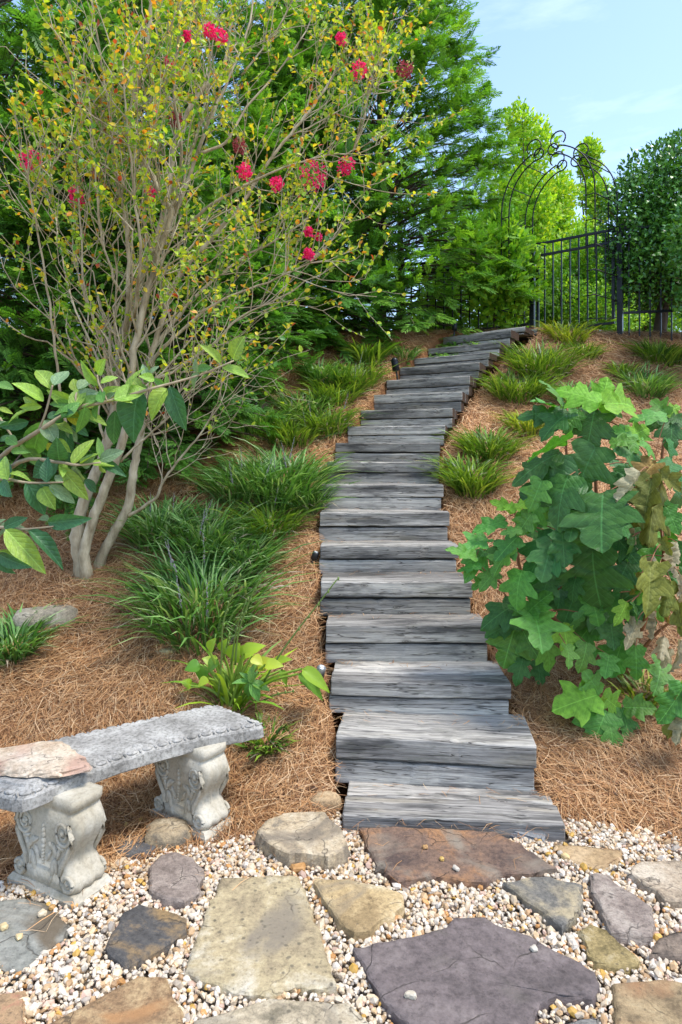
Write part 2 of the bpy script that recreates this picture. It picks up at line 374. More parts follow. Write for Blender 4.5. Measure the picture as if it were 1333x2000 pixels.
# ------------------------------------------------------------------ terrain
PX = np.array([2.30, 2.75] + list(S_d[1:]) + [8.6, 10, 400])
PZ = np.array([0.0, 0.03] + list(S_z[:-1] + 0.03) + [3.2, 3.25, 3.4])
PZ = np.minimum(PZ, 3.4)
BX = np.array([-9, -1.6, -1.25, -0.9, -0.62, -0.3, 0.0, 0.95, 1.35, 9]); BD = np.array([2.3, 2.34, 2.38, 2.46, 2.60, 2.68, 2.84, 2.80, 2.64, 2.55])
LXs = np.array([s['L'][0] for s in ST]); LYs = np.array([s['L'][1] for s in ST]); RXs = np.array([s['Rr'][0] for s in ST]); RYs = np.array([s['Rr'][1] for s in ST])
def stair_inside(x, y, m=0.0):
    xl = np.interp(y, LYs, LXs); xr = np.interp(y, RYs, RXs)
    return (x > xl + m) & (x < xr - m) & (y > 2.74 + m) & (y < 8.45 - m)
def bed_line(x): return np.interp(x, BX, BD)
def zf(x, y, raw=False):
    x = np.asarray(x, float); y = np.asarray(y, float)
    b = bed_line(x)
    # the straw starts at the bed line and then follows the slope of the stairs
    yy = 2.30 + (y - b) * (3.03 - 2.30) / np.maximum(3.03 - b, 0.05)
    yy = np.where(y < 3.03, yy, y)
    z = np.interp(yy, PX, PZ)
    # soft bulges in the bed, nothing on the patio
    k = np.clip((y - b) / 0.6, 0, 1)
    z = z + k * 0.022 * wave2(x * 1.3, y * 1.3, 3)
    z = z + 0.03 * np.clip((y - b) / 0.12, 0, 1) * np.clip(1 - (y - b) / 0.5, 0, 1)
    z = z + np.clip((np.abs(x - 0.3) - 14) / 60, 0, 1) * 1.0
    if not raw:
        z = np.where(stair_inside(x, y, 0.0), z - 0.28, z)
    return z
def ground(px, py):
    """where the view ray through a photo pixel meets the ground"""
    ds = np.arange(1.2, 14, 0.01); p = np.stack([(px - CX) / F * ds, ds, HC - (py - YH) / F * ds], -1)
    hit = np.nonzero(p[:, 2] <= zf(p[:, 0], p[:, 1], True))[0]
    i = hit[0] if len(hit) else len(ds) - 1
    return np.array([p[i, 0], p[i, 1], float(zf(p[i, 0], p[i, 1], True))])

def ground_mat():
    m, t, b = mat_new('mulch_and_sand')
    co = t.nodes.new('ShaderNodeTexCoord')
    n = N(t, 'ShaderNodeTexNoise', Scale=22.0, Detail=8.0, Roughness=0.75); t.links.new(co.outputs['Object'], n.inputs['Vector'])
    n2 = N(t, 'ShaderNodeTexNoise', Scale=2.0, Detail=5.0); t.links.new(co.outputs['Object'], n2.inputs['Vector'])
    mul = ramp(t, [(0.3, (0.10, 0.045, 0.02)), (0.55, (0.24, 0.115, 0.05)), (0.75, (0.40, 0.21, 0.095))], n.outputs['Fac'])
    mul = mixc(t, 0.5, mul, ramp(t, [(0.35, (0.7, 0.66, 0.62)), (0.65, (1.2, 1.15, 1.1))], n2.outputs['Fac']), 'MULTIPLY')
    sand = ramp(t, [(0.3, (0.22, 0.17, 0.12)), (0.7, (0.42, 0.35, 0.26))], n.outputs['Fac'])
    a = N(t, 'ShaderNodeAttribute', attribute_name='Col'); sp = t.nodes.new('ShaderNodeSeparateColor'); t.links.new(a.outputs['Color'], sp.inputs[0])
    t.links.new(mixc(t, sp.outputs[0], mul, sand), b.inputs['Base Color']); b.inputs['Roughness'].default_value = 0.95; b.inputs['Specular IOR Level'].default_value = 0.1
    bump(t, b, n.outputs['Fac'], 0.8, 0.03); return m
xs = np.concatenate([np.array([-90, -40, -20, -12, -8, -6]), np.arange(-5, 6.01, 0.055), np.array([7, 9, 13, 20, 40, 90])])
ys = np.concatenate([np.array([-40, -15, -6, -2, 0]), np.arange(1.0, 9.6, 0.05), np.array([10, 11, 13, 16, 22, 35, 60, 120, 300])])
X, Y = np.meshgrid(xs, ys); Z = zf(X, Y)
V = np.stack([X, Y, Z], -1).reshape(-1, 3); nx, ny = len(xs), len(ys)
i = (np.arange(ny - 1)[:, None] * nx + np.arange(nx - 1)[None]).ravel()
mb = MB(); pat = (V[:, 1] < bed_line(V[:, 0]) + 0.02).astype(float)
mb.add(V, np.stack([i, i + 1, i + nx + 1, i + nx], -1), np.stack([pat] * 3, -1))
tag(mb.build('ground', ground_mat()), 'sloping garden ground under pine straw and gravel', None, None, 'structure')

# ------------------------------------------------------------------ timber staircase
stair = empty('timber_staircase', (ST[0]['L'][0], ST[0]['L'][1], 0), 'weathered grey timber staircase climbing and curving right up the pine straw slope', 'stairs')
def timber(name, p0, p1, z0, z1, depth, off, seed):
    """a weathered beam from p0 to p1 (plan points on the front line), set back by off, depth deep"""
    r = np.random.default_rng(seed)
    p0 = np.array(p0); p1 = np.array(p1); L = np.linalg.norm(p1 - p0); e = (p1 - p0) / L; nrm = np.array([-e[1], e[0]])
    L += r.uniform(-0.006, 0.003)
    c = (p0 + p1) / 2 + nrm * (off + depth / 2) + e * r.uniform(-0.003, 0.003); zc = (z0 + z1) / 2; hh = (z1 - z0) / 2; hd = depth / 2
    rr = 0.009; k = 2
    sec = []
    for cxs, cys, a0 in ((hd - rr, hh - rr, 0), (-hd + rr, hh - rr, 90), (-hd + rr, -hh + rr, 180), (hd - rr, -hh + rr, 270)):
        for q in range(k + 1):
            a = R(a0 + 90 * q / k); sec.append((cxs + rr * math.cos(a), cys + rr * math.sin(a)))
    sec = np.array(sec); n = len(sec); m = 22
    xs_ = np.linspace(-L / 2, L / 2, m); xs_[1] = -L / 2 + 0.006; xs_[-2] = L / 2 - 0.006
    Vv = []
    sag = r.uniform(-0.003, 0.003); ph = r.uniform(0, 6, 4)
    for j, x in enumerate(xs_):
        s = 0.955 if j in (0, m - 1) else 1.0
        dy = 0.0022 * math.sin(x * 5 + ph[0]) + 0.0016 * math.sin(x * 17 + ph[1]); dz = sag * math.cos(x * 3) + 0.0014 * math.sin(x * 9 + ph[2])
        jit = r.normal(0, 0.0007, (n, 2))
        for q in range(n): Vv.append((x, sec[q, 0] * s + dy + jit[q, 0], sec[q, 1] * s + dz + jit[q, 1]))
    # a few chips out of the upper front edge
    Vv = np.array(Vv).reshape(m, n, 3)
    for _ in range(r.integers(1, 4)):
        j = r.integers(2, m - 2); Vv[j, 3:6, 1] += 0.003; Vv[j, 3:6, 2] -= r.uniform(0.001, 0.005)
    fl = [(j * n + q, j * n + (q + 1) % n, (j + 1) * n + (q + 1) % n, (j + 1) * n + q) for j in range(m - 1) for q in range(n)]
    fl = [f[::-1] for f in fl] + [tuple(range(n)), tuple(range((m - 1) * n, m * n))[::-1]]
    g = MB(); g.add(Vv.reshape(-1, 3), fl)
    o = g.build(name, M_WOOD, None, False)
    o.parent = stair; o.location = (c[0] - stair.location[0], c[1] - stair.location[1], zc - stair.location[2]); o.rotation_euler = (r.normal(0, 0.006), r.normal(0, 0.004), math.atan2(e[1], e[0]))
    return o
for k, s in enumerate(ST):
    nxt = ST[k + 1]['d'] if k + 1 < len(ST) else s['d'] + 0.3
    prev_z = ST[k - 1]['z'] if k else -0.02
    tread = nxt - s['d'] + 0.05
    if k >= 9: tread *= 0.97
    z1 = s['z']
    if k == 0:
        timber('timber', s['L'], s['Rr'], -0.03, z1, tread / 2 - 0.002, 0, 10)
        timber('timber', s['L'] + (0.0, 0), s['Rr'] - (0.006, 0.0), -0.03, z1 - 0.003, tread / 2 + .04, tread / 2 + 0.002, 11)
        continue
    rise = max(z1 - prev_z, 0.12); zm = z1 - rise * 0.52
    timber('timber', s['L'], s['Rr'], zm + 0.004, z1, 0.15, 0, 20 + k * 5)
    timber('timber', s['L'] + (-0.004, 0), s['Rr'] + (-0.012, 0), prev_z - 0.015, zm - 0.004, 0.15, 0.007, 21 + k * 5)
    if tread > 0.19:
        timber('timber', s['L'] + (0.002, 0), s['Rr'] - (0.004, 0), zm, z1 - 0.004, tread - 0.153, 0.154, 22 + k * 5)

# ------------------------------------------------------------------ flagstones on the patio
def on_plane(px, py, z):
    d = F * (HC - z) / (py - YH); return np.array([(px - CX) / F * d, d])
def inset_stone(name, poly, h, mat, label, cat='flagstone', group=None, z0=-0.02, seed=0, rough=0.006, up=0.003, und=0.006):
    """poly: plan points (k,2) of the upper edge; a slab with broken edges and an uneven top"""
    r = np.random.default_rng(seed); P = np.array(poly, float)
    if np.sum(P[:, 0] * np.roll(P[:, 1], -1) - np.roll(P[:, 0], -1) * P[:, 1]) < 0: P = P[::-1]
    # refine the outline
    Q = []
    for a, b in zip(P, np.roll(P, -1, 0)):
        n = max(2, int(np.linalg.norm(b - a) / 0.020))
        for t in np.arange(n) / n: Q.append(a + (b - a) * t)
    Q = np.array(Q)
    jt = r.normal(0, rough, Q.shape); jt = jt + 0.9 * np.roll(jt, 1, 0) + 0.5 * np.roll(jt, 2, 0)
    Q = Q + jt * 0.6
    c = Q.mean(0); n = len(Q); q = Q - c
    nr = np.stack([np.roll(q, -1, 0)[:, 1] - np.roll(q, 1, 0)[:, 1], -(np.roll(q, -1, 0)[:, 0] - np.roll(q, 1, 0)[:, 0])], -1); nr = norm(nr)
    rings = [(q + nr * (0.004 + r.uniform(0, 0.008, (n, 1))), np.full(n, z0)), (q + nr * (0.005 + r.normal(0, 0.005, (n, 1))), np.full(n, h * 0.45) + r.normal(0, 0.003, n)),
             (q + nr * r.normal(0, 0.0015, (n, 1)), np.full(n, h - 0.006) + r.normal(0, 0.0015, n)), (q - nr * 0.006, np.full(n, h - 0.001) + r.normal(0, 0.0008, n))]
    for s in (0.9, 0.76, 0.6, 0.44, 0.28, 0.12): rings.append((q * s, np.full(n, h)))
    V_ = []
    for j, (xy, zz) in enumerate(rings):
        if j >= 3: zz = zz + und * 0.35 * wave2(xy[:, 0] * 9 + seed, xy[:, 1] * 9, seed) * (0.4 if j == 3 else 1)
        V_.append(np.column_stack([xy, zz]))
    V_ = np.concatenate(V_ + [np.array([[0, 0, h]])]); m = len(rings)
    fl = [(j * n + a, j * n + (a + 1) % n, (j + 1) * n + (a + 1) % n, (j + 1) * n + a) for j in range(m - 1) for a in range(n)]
    fl += [((m - 1) * n + a, (m - 1) * n + (a + 1) % n, m * n) for a in range(n)]
    g = MB(); g.add(V_, fl); o = g.build(name, mat, None, True); o.location = (c[0], c[1], up)
    o.data.polygons.foreach_set('use_smooth', np.array([k >= 3 * n for k in range(len(fl))]))
    if label: tag(o, label, cat, group)
    return o
z1_ = lambda pts: [(u * .5251, 1300 + v * .5251) for u, v in pts]
z2_ = lambda pts: [(633 + u * .5251, 1300 + v * .5251) for u, v in pts]
S = stone_mat
stones = [
 ('dark grey slate flagstone under the front bench leg', z1_([(-60, 885), (90, 862), (170, 880), (262, 965), (268, 982), (150, 1085), (62, 1150), (0, 1110), (-60, 1075)]), .035, S('slate_green', ((.13, .145, .14), (.20, .215, .205), (.27, .28, .265)), 3, bands=(.11, .085, .055)), 41),
 ('charcoal and tan triangular flagstone beside the bench leg', z1_([(395, 1050), (425, 975), (460, 920), (520, 888), (600, 905), (692, 938), (690, 985), (620, 1040), (540, 1085), (465, 1122)]), .05, S('char_tan', ((.04, .041, .045), (.085, .085, .088), (.24, .17, .09)), 5), 42),
 ('mauve rounded flagstone between the bench legs', z1_([(556, 745), (600, 705), (650, 693), (722, 712), (762, 760), (740, 840), (690, 880), (620, 870), (558, 835)]), .055, S('mauve', ((.15, .125, .115), (.235, .20, .185), (.33, .29, .265)), 7), 43),
 ('large pale cream and yellow flagstone with dark spots', z1_([(820, 790), (960, 786), (1108, 782), (1140, 850), (1190, 990), (1250, 1190), (1180, 1205), (1100, 1195), (1010, 1228), (930, 1222), (800, 1180), (690, 1140), (740, 985)]), .05, S('cream', ((.25, .21, .145), (.40, .345, .225), (.50, .48, .42)), 4.0, spots=.7, bands=(.20, .18, .15)), 45),
 ('thick tan and grey flagstone at the edge of the straw by the lowest step', z1_([(955, 612), (1000, 570), (1060, 548), (1140, 540), (1210, 545), (1262, 595), (1290, 680), (1240, 705), (1140, 700), (1060, 690), (985, 650)]), .085, S('tan_grey', ((.20, .18, .15), (.42, .35, .25), (.50, .45, .36)), 6, bands=(.17, .15, .125)), 46),
 ('brown and ochre triangular flagstone with a white streak', z1_([(185, 1333), (300, 1270), (400, 1215), (520, 1152), (620, 1160), (642, 1220), (672, 1290), (680, 1420), (400, 1480), (190, 1420)]), .05, S('brown_ochre', ((.10, .072, .05), (.25, .165, .095), (.42, .32, .19)), 6, bands=(.34, .19, .09)), 48),
 ('tan flagstone with a red corner', z1_([(-80, 1240), (80, 1212), (92, 1290), (88, 1420), (-80, 1420)]), .045, S('tan_red', ((.20, .14, .09), (.36, .25, .15), (.34, .14, .11)), 7), 49),
 ('speckled grey cream flagstone below the large cream one', z1_([(718, 1330), (850, 1285), (1010, 1243), (1150, 1246), (1290, 1250), (1385, 1333), (1390, 1480), (730, 1480)]), .045, S('speckled', ((.20, .18, .135), (.42, .37, .28), (.52, .49, .41)), 6, spots=.7, bands=(.22, .20, .17)), 50),
 ('ochre wedge flagstone pointing at the purple slab', [(612, 1726), (622, 1714), (680, 1718), (742, 1730), (790, 1748), (790, 1768), (755, 1792), (720, 1815), (692, 1822), (664, 1800), (640, 1765)], .06, S('ochre', ((.28, .21, .115), (.46, .36, .205), (.55, .49, .36)), 6, bands=(.25, .21, .15)), 51),
 ('long rust brown flagstone lying against the lowest step', z2_([(135, 602), (300, 600), (500, 612), (640, 618), (740, 670), (868, 752), (760, 772), (650, 775), (600, 806), (520, 800), (400, 780), (270, 800), (200, 738), (160, 670)]), .055, S('rust', ((.095, .07, .065), (.20, .135, .105), (.33, .185, .10)), 4.5, .012, bands=(.26, .235, .20)), 52),
 ('thin blue grey slate strip along the lowest step', z2_([(690, 618), (760, 612), (822, 628), (815, 648), (770, 642)]), .025, S('bluegrey', ((.16, .18, .21), (.23, .25, .28), (.30, .32, .34)), 5), 53),
 ('flat sandy brown flagstone at the edge of the straw', z2_([(850, 668), (960, 668), (1110, 690), (1090, 740), (1040, 748), (985, 752), (900, 720)]), .035, S('sandy', ((.26, .18, .105), (.38, .28, .165), (.44, .34, .22)), 5), 54),
 ('blue grey kite shaped flagstone with tan rim', z2_([(660, 805), (740, 790), (830, 778), (890, 800), (955, 815), (950, 880), (935, 945), (880, 970), (800, 905), (720, 850)]), .06, S('bluegrey_tan', ((.065, .068, .072), (.15, .15, .145), (.34, .30, .21)), 5), 55),
 ('pinkish grey long flagstone tapering to the straw', z2_([(980, 775), (1015, 768), (1062, 778), (1130, 840), (1215, 895), (1228, 960), (1220, 1010), (1160, 1005), (1075, 985), (1035, 920), (1000, 840)]), .06, S('pinkgrey', ((.19, .155, .145), (.30, .26, .24), (.42, .38, .35)), 6, .01), 56),
 ('cream and grey mottled flagstone running out under the straw edge', z2_([(1130, 765), (1180, 725), (1260, 722), (1420, 728), (1440, 890), (1333, 878), (1270, 868), (1200, 815)]), .055, S('mottled', ((.17, .14, .11), (.38, .32, .25), (.50, .45, .38)), 6), 57),
 ('small mossy ochre flagstone between purple slab and pink stone', z2_([(945, 988), (1000, 962), (1055, 985), (1110, 1040), (1175, 1090), (1168, 1112), (1090, 1122), (1015, 1108), (975, 1050)]), .045, S('moss_ochre', ((.16, .13, .06), (.31, .25, .12), (.44, .40, .30)), 8), 58),
 ('dark brown grey flagstone beside the small mossy one', z2_([(1240, 1012), (1300, 990), (1440, 985), (1440, 1090), (1300, 1088), (1212, 1082)]), .04, S('browngrey', ((.09, .075, .065), (.19, .155, .13), (.30, .25, .20)), 6), 59),
 ('tan flagstone with ochre ridges and a green seam', z2_([(1062, 1178), (1150, 1168), (1250, 1172), (1440, 1172), (1440, 1480), (1110, 1480), (1090, 1333), (1078, 1250)]), .05, S('ridged', ((.19, .145, .09), (.36, .28, .17), (.44, .38, .26)), 4, .012, bands=(.34, .20, .11)), 60),
 ('very large smooth purple slate flagstone', z2_([(105, 1050), (230, 1022), (360, 1000), (445, 975), (490, 940), (600, 938), (640, 962), (760, 1000), (830, 1045), (920, 1090), (1005, 1135), (1026, 1195), (1000, 1236), (930, 1236), (860, 1222), (805, 1262), (780, 1333), (770, 1480), (420, 1480), (300, 1333), (225, 1250), (190, 1180)]), .05, S('purple', ((.092, .08, .084), (.14, .12, .127), (.19, .168, .172)), 2.8, bands=(.13, .122, .11)), 61),
 ('small dark grey flagstone in the notch of the purple slab', z2_([(890, 1330), (950, 1312), (1020, 1310), (1030, 1400), (900, 1410)]), .035, S('dgrey', ((.11, .11, .115), (.18, .18, .18), (.25, .25, .24)), 7), 62),
]
STONE_POLY = []
for lab, pts, h, mt, sd in stones:
    poly = [on_plane(px, py, h) for px, py in pts]; STONE_POLY.append((np.array(poly), h))
    inset_stone('flagstone', poly, h, mt, lab, 'flagstone', 'flagstones set in the gravel', seed=sd, und=0.002, rough=0.0038)
def in_poly(P, x, y):
    ins = np.zeros(len(x), bool)
    for a, b in zip(P, np.roll(P, -1, 0)):
        c = ((a[1] > y) != (b[1] > y)) & (x < (b[0] - a[0]) * (y - a[1]) / (b[1] - a[1] + 1e-12) + a[0]); ins ^= c
    return ins
def near_poly(P, x, y, m):
    ins = in_poly(P, x, y)
    for a, b in zip(P, np.roll(P, -1, 0)):
        ab = b - a; t = np.clip(((x - a[0]) * ab[0] + (y - a[1]) * ab[1]) / (ab @ ab + 1e-12), 0, 1)
        ins |= np.hypot(x - a[0] - t * ab[0], y - a[1] - t * ab[1]) < m
    return ins

# ------------------------------------------------------------------ garden bench
def concrete_mat(name, a, b_, c_, dark=0.6):
    m, t, b = mat_new(name); co = t.nodes.new('ShaderNodeTexCoord')
    n1 = N(t, 'ShaderNodeTexNoise', Scale=7.0, Detail=7.0, Roughness=0.6); t.links.new(co.outputs['Object'], n1.inputs['Vector'])
    n2 = N(t, 'ShaderNodeTexNoise', Scale=70.0, Detail=5.0, Roughness=0.7); t.links.new(co.outputs['Object'], n2.inputs['Vector'])
    c = ramp(t, [(0.3, a), (0.52, b_), (0.7, c_)], n1.outputs['Fac'])
    c = mixc(t, dark, c, ramp(t, [(0.35, (0.35, 0.35, 0.34)), (0.55, (1.05, 1.05, 1.05))], n2.outputs['Fac']), 'MULTIPLY')
    vo = N(t, 'ShaderNodeTexVoronoi', Scale=60.0); t.links.new(co.outputs['Object'], vo.inputs['Vector'])
    pit = ramp(t, [(0.08, (1, 1, 1)), (0.2, (0, 0, 0))], vo.outputs['Distance'])
    c = mixc(t, math_n(t, 'MULTIPLY', pit, dark * 0.5), c, (0.06, 0.06, 0.055))
    t.links.new(c, b.inputs['Base Color']); b.inputs['Roughness'].default_value = 0.85; b.inputs['Specular IOR Level'].default_value = 0.2
    bump(t, b, math_n(t, 'SUBTRACT', n2.outputs['Fac'], math_n(t, 'MULTIPLY', pit, 0.5)), 0.5, 0.004); return m
M_SLAB = concrete_mat('weathered_concrete', (0.175, 0.165, 0.145), (0.35, 0.335, 0.305), (0.48, 0.465, 0.42), 0.75)
M_LEG = concrete_mat('cast_stone', (0.33, 0.29, 0.21), (0.45, 0.41, 0.325), (0.53, 0.50, 0.42), 0.3)
bench = empty('garden_bench', (-0.85, 2.62, 0.0), 'curved cast stone garden bench on two scroll legs', 'bench')
front = smooth_path([(-1.045, 2.262), (-0.965, 2.375), (-0.855, 2.505), (-0.70, 2.64), (-0.53, 2.75), (-0.352, 2.838)], 6)
back = smooth_path([(-1.385, 2.42), (-1.285, 2.585), (-1.172, 2.70), (-0.99, 2.83), (-0.80, 2.955), (-0.625, 3.075)], 6)
outl = np.vstack([front, [(-0.335, 2.855), (-0.345, 2.885)], [(-0.55, 3.07), (-0.59, 3.085)], back[::-1], [(-1.395, 2.385), (-1.375, 2.345)], [(-1.11, 2.245), (-1.075, 2.243)]])
def offset_poly(Q, o):
    a = np.roll(Q, -1, 0) - np.roll(Q, 1, 0); n = norm(np.stack([a[:, 1], -a[:, 0]], -1)); return Q - n * o
ZT = 0.432
rings = [(offset_poly(outl, 0.004), 0.362), (outl, 0.367), (outl, 0.405), (offset_poly(outl, 0.005), 0.411), (offset_poly(outl, 0.042), 0.428), (offset_poly(outl, 0.046), 0.4265), (offset_poly(outl, 0.052), ZT)]
n = len(outl); V_ = []
for j, (q, zz) in enumerate(rings):
    jit = rng.normal(0, 0.0012, (n, 3)); V_.append(np.column_stack([q, np.full(n, zz)]) + jit)
V_ = np.concatenate(V_); m = len(rings)
fl = [(j * n + a, j * n + (a + 1) % n, (j + 1) * n + (a + 1) % n, (j + 1) * n + a) for j in range(m - 1) for a in range(n)]
fl += [tuple(range(n))[::-1]]
# top surface as a strip between the front and back lines keeps it regular
fl += [tuple((m - 1) * n + a for a in range(n))]
g = MB(); g.add(V_, fl); seat = g.build('seat_slab', M_SLAB, bench, False)
# egg and dart moulding: half eggs lying on the sloping rim
ic = bmesh.new(); bmesh.ops.create_icosphere(ic, subdivisions=2, radius=1); EGG_V = np.array([v.co[:] for v in ic.verts]); EGG_F = np.array([[v.index for v in f.verts] for f in ic.faces]); ic.free()
ic = bmesh.new(); bmesh.ops.create_icosphere(ic, subdivisions=1, radius=1); ICO_V = np.array([v.co[:] for v in ic.verts]); ICO_F = np.array([[v.index for v in f.verts] for f in ic.faces]); ic.free()
rim = offset_poly(outl, 0.023); per = np.vstack([rim, rim[:1]]); seg = np.linalg.norm(np.diff(per, axis=0), axis=1); cum = np.concatenate([[0], np.cumsum(seg)])
g = MB()
for s in np.arange(0.02, cum[-1], 0.062):
    j = np.searchsorted(cum, s) - 1; t_ = (s - cum[j]) / seg[j]; p = per[j] + (per[j + 1] - per[j]) * t_; a = math.atan2(*(per[j + 1] - per[j])[::-1])
    rot = rotz(a)
    g.add((EGG_V * np.array([0.023, 0.0165, 0.0075])) @ rot.T + np.array([p[0], p[1], 0.4185]), EGG_F)
    for dx in (-0.029, 0.029):
        g.add((EGG_V * np.array([0.003, 0.017, 0.0045])) @ rot.T + np.array([p[0], p[1], 0.4190]) + rot @ np.array([dx, 0, 0]), EGG_F)
tag(g.build('egg_moulding', M_SLAB, seat), None, None, None, 'stuff')

def bench_leg(cx, cy, head, sink=0.0):
    """local u: depth of the bench (length of the leg), local w: its width; head: heading of the w axis"""
    wdir = np.array([math.cos(head), math.sin(head), 0]); udir = np.array([wdir[1], -wdir[0], 0])   # udir points to the front
    org = np.array([cx, cy, -sink])
    T = lambda P: org + np.asarray(P)[:, :1] * udir + np.asarray(P)[:, 1:2] * wdir + np.asarray(P)[:, 2:3] * np.array([0, 0, 1.0])
    prof = [(.058, .142), (.064, .152), (.078, .161), (.092, .160), (.104, .150), (.114, .139), (.124, .134), (.136, .122), (.15, .110), (.17, .110), (.20, .126), (.235, .150), (.265, .162), (.29, .162), (.312, .152), (.326, .136), (.332, .132), (.338, .142), (.352, .149), (.378, .150)]
    nw = 13; Vl = []
    for z, u in prof:
        lvl = []
        fl_amp = 0.006 if 0.14 < z < 0.32 else (0.005 if z < 0.12 else 0.0)
        hw = 0.068 + (0.004 if z < .12 else 0) 
        ws = np.linspace(-1, 1, nw)
        uu = u + fl_amp * np.cos(ws * 3 * PI) - 0.010 * np.abs(ws) ** 6
        lvl += [(uu[k_], ws[k_] * hw, z) for k_ in range(nw)]
        lvl += [(-uu[k_], ws[k_] * hw, z) for k_ in range(nw)][::-1]
        Vl.append(lvl)
    Vl = np.array(Vl); m_, n_ = Vl.shape[:2]
    f = [(j * n_ + a, j * n_ + (a + 1) % n_, (j + 1) * n_ + (a + 1) % n_, (j + 1) * n_ + a) for j in range(m_ - 1) for a in range(n_)] + [tuple(range((m_ - 1) * n_, m_ * n_))]
    g = MB(); g.add(T(Vl.reshape(-1, 3)), f); leg = g.build('leg', M_LEG, bench, True)
    # plinth with a chamfer
    g = MB(); lv = []
    for z, a, b in ((-0.03, .178, .086), (.002, .178, .086), (.042, .176, .085), (.046, .172, .082), (.062, .158, .076)):
        lv += [(a, b, z), (-a, b, z), (-a, -b, z), (a, -b, z)]
    f = [(j * 4 + a, j * 4 + (a + 1) % 4, j * 4 + 4 + (a + 1) % 4, j * 4 + 4 + a) for j in range(4) for a in range(4)] + [(16, 17, 18, 19)]
    g.add(T(np.array(lv)), f); g.build('plinth', M_LEG, leg, False)
    # raised S scrolls, leaves and bead drops on both flat sides
    for sd in (-1, 1):
        wf = sd * 0.070
        for e in (-1, 1):
            pts = []
            for a in np.linspace(0, 4.1 * PI, 44):               # upper volute, from its eye outwards
                r_ = 0.005 + 0.0385 * a / (4.1 * PI); pts.append((0.098 + r_ * math.cos(a + 0.5), 0.262 + r_ * 1.15 * math.sin(a + 0.5)))
            x0, zz0 = pts[-1]
            pts += [(0.144, 0.255), (0.139, 0.222), (0.118, 0.185), (0.095, 0.150), (0.086, 0.118), (0.092, 0.088), (0.112, 0.070)]
            for a in np.linspace(-PI / 2, 2.2 * PI, 26):
                r_ = 0.026 * (1 - a / (2.9 * PI)) if a > 0 else 0.026
                pts.append((0.122 + r_ * math.cos(a), 0.094 + r_ * math.sin(a)))
            P = np.array([(e * x, wf, z) for x, z in pts])
            rad = np.concatenate([np.linspace(0.004, 0.0075, 44), np.full(7, 0.010), np.linspace(0.009, 0.004, 26)])
            Vt, Ft = tube(T(P), rad, 6); g = MB(); g.add(Vt, Ft)
            for (ux, uz, rr_) in ((0.098, 0.262, 0.011), (0.122, 0.094, 0.009)):
                g.add(T(EGG_V * np.array([rr_, 0.009, rr_]) + np.array([e * ux, wf, uz])), EGG_F)
            g.build('scroll', M_LEG, leg, True)
            g = MB()
            for (ux, uz, lu, lz, an) in ((0.062, 0.195, .011, .030, 35), (0.080, 0.188, .009, .026, -20), (0.050, 0.130, .012, .038, -12), (0.066, 0.140, .008, .030, 8), (0.045, 0.205, .009, .022, 60), (0.088, 0.212, .008, .020, 70), (0.030, 0.168, .008, .026, -30), (0.040, 0.090, .009, .022, -25)):
                ca, sa = math.cos(R(an)), math.sin(R(an)); q = EGG_V * np.array([lu, 0.008, lz])
                q = np.column_stack([q[:, 0] * ca - q[:, 2] * sa, q[:, 1], q[:, 0] * sa + q[:, 2] * ca])
                g.add(T(q * np.array([e, 1, 1]) + np.array([e * ux, wf, uz])), EGG_F if e > 0 else EGG_F[:, ::-1])
            tag(g.build('acanthus_leaf', M_LEG, leg, True), None, None, None, 'stuff')
        g = MB()
        for uz, rr_ in ((0.268, .006), (0.252, .009), (0.234, .011), (0.214, .012), (0.196, .009), (0.182, .0065), (0.170, .006), (0.159, .006), (0.148, .0055), (0.138, .005)):
            g.add(T(EGG_V * np.array([rr_, 0.007, rr_ * 1.2]) + np.array([0, wf, uz])), EGG_F)
        tag(g.build('bead_drop', M_LEG, leg, True), None, None, None, 'stuff')
    return leg
bench_leg(-1.015, 2.405, R(62)); bench_leg(-0.632, 2.815, R(54), 0.0)
mt = S('rose_quartzite', ((.42, .33, .25), (.58, .50, .41), (.64, .60, .54)), 6, bands=(.42, .27, .22))
pl = [on_plane(px, py, ZT + .03) for px, py in ((-60, 1462), (0, 1458), (60, 1450), (90, 1444), (128, 1445), (150, 1462), (176, 1487), (172, 1494), (140, 1500), (90, 1505), (40, 1502), (0, 1499), (-60, 1496))]
inset_stone('stone_slab', pl, .021, mt, 'pale pink stone slab lying on the bench seat', 'stone slab', None, 0.0, 71, up=ZT + 0.006)

# loose rocks and small stones in the bed
rk = [('grey lichen covered rock bedded in straw near the crepe myrtle', 85, 1222, .19, .125, .10, S('lichen_rock', ((.16, .15, .125), (.27, .25, .20), (.36, .35, .30)), 6), 81),
      ('small mossy yellow stone at the foot of the big grass clump', 322, 1281, .075, .03, .035, S('mossy', ((.24, .20, .07), (.36, .31, .15), (.42, .38, .24)), 8), 82),
      ('small tan stone wedged against the lowest step', 636, 1585, .075, .05, .06, S('tan_small', ((.28, .20, .12), (.42, .31, .19), (.50, .41, .29)), 8), 83),
      ('tan and grey stone lying between the bench legs', 322, 1655, .105, .07, .07, S('tan_bench', ((.17, .15, .12), (.34, .28, .19), (.44, .39, .30)), 8), 84),
      ('dark slate piece half buried in straw behind the bench leg', 262, 1672, .08, .07, .035, S('slate_piece', ((.06, .062, .07), (.10, .10, .105), (.15, .15, .15)), 6), 85),
      ('reddish stone edge behind the grasses below the conifers', 505, 802, .14, .06, .10, S('red_edge', ((.17, .11, .085), (.28, .19, .15), (.36, .27, .22)), 7), 86),
      ('pale little rock beside the holly trunk', 1290, 645, .09, .07, .10, S('pale_rock', ((.22, .20, .18), (.36, .33, .29), (.46, .43, .39)), 8), 87)]
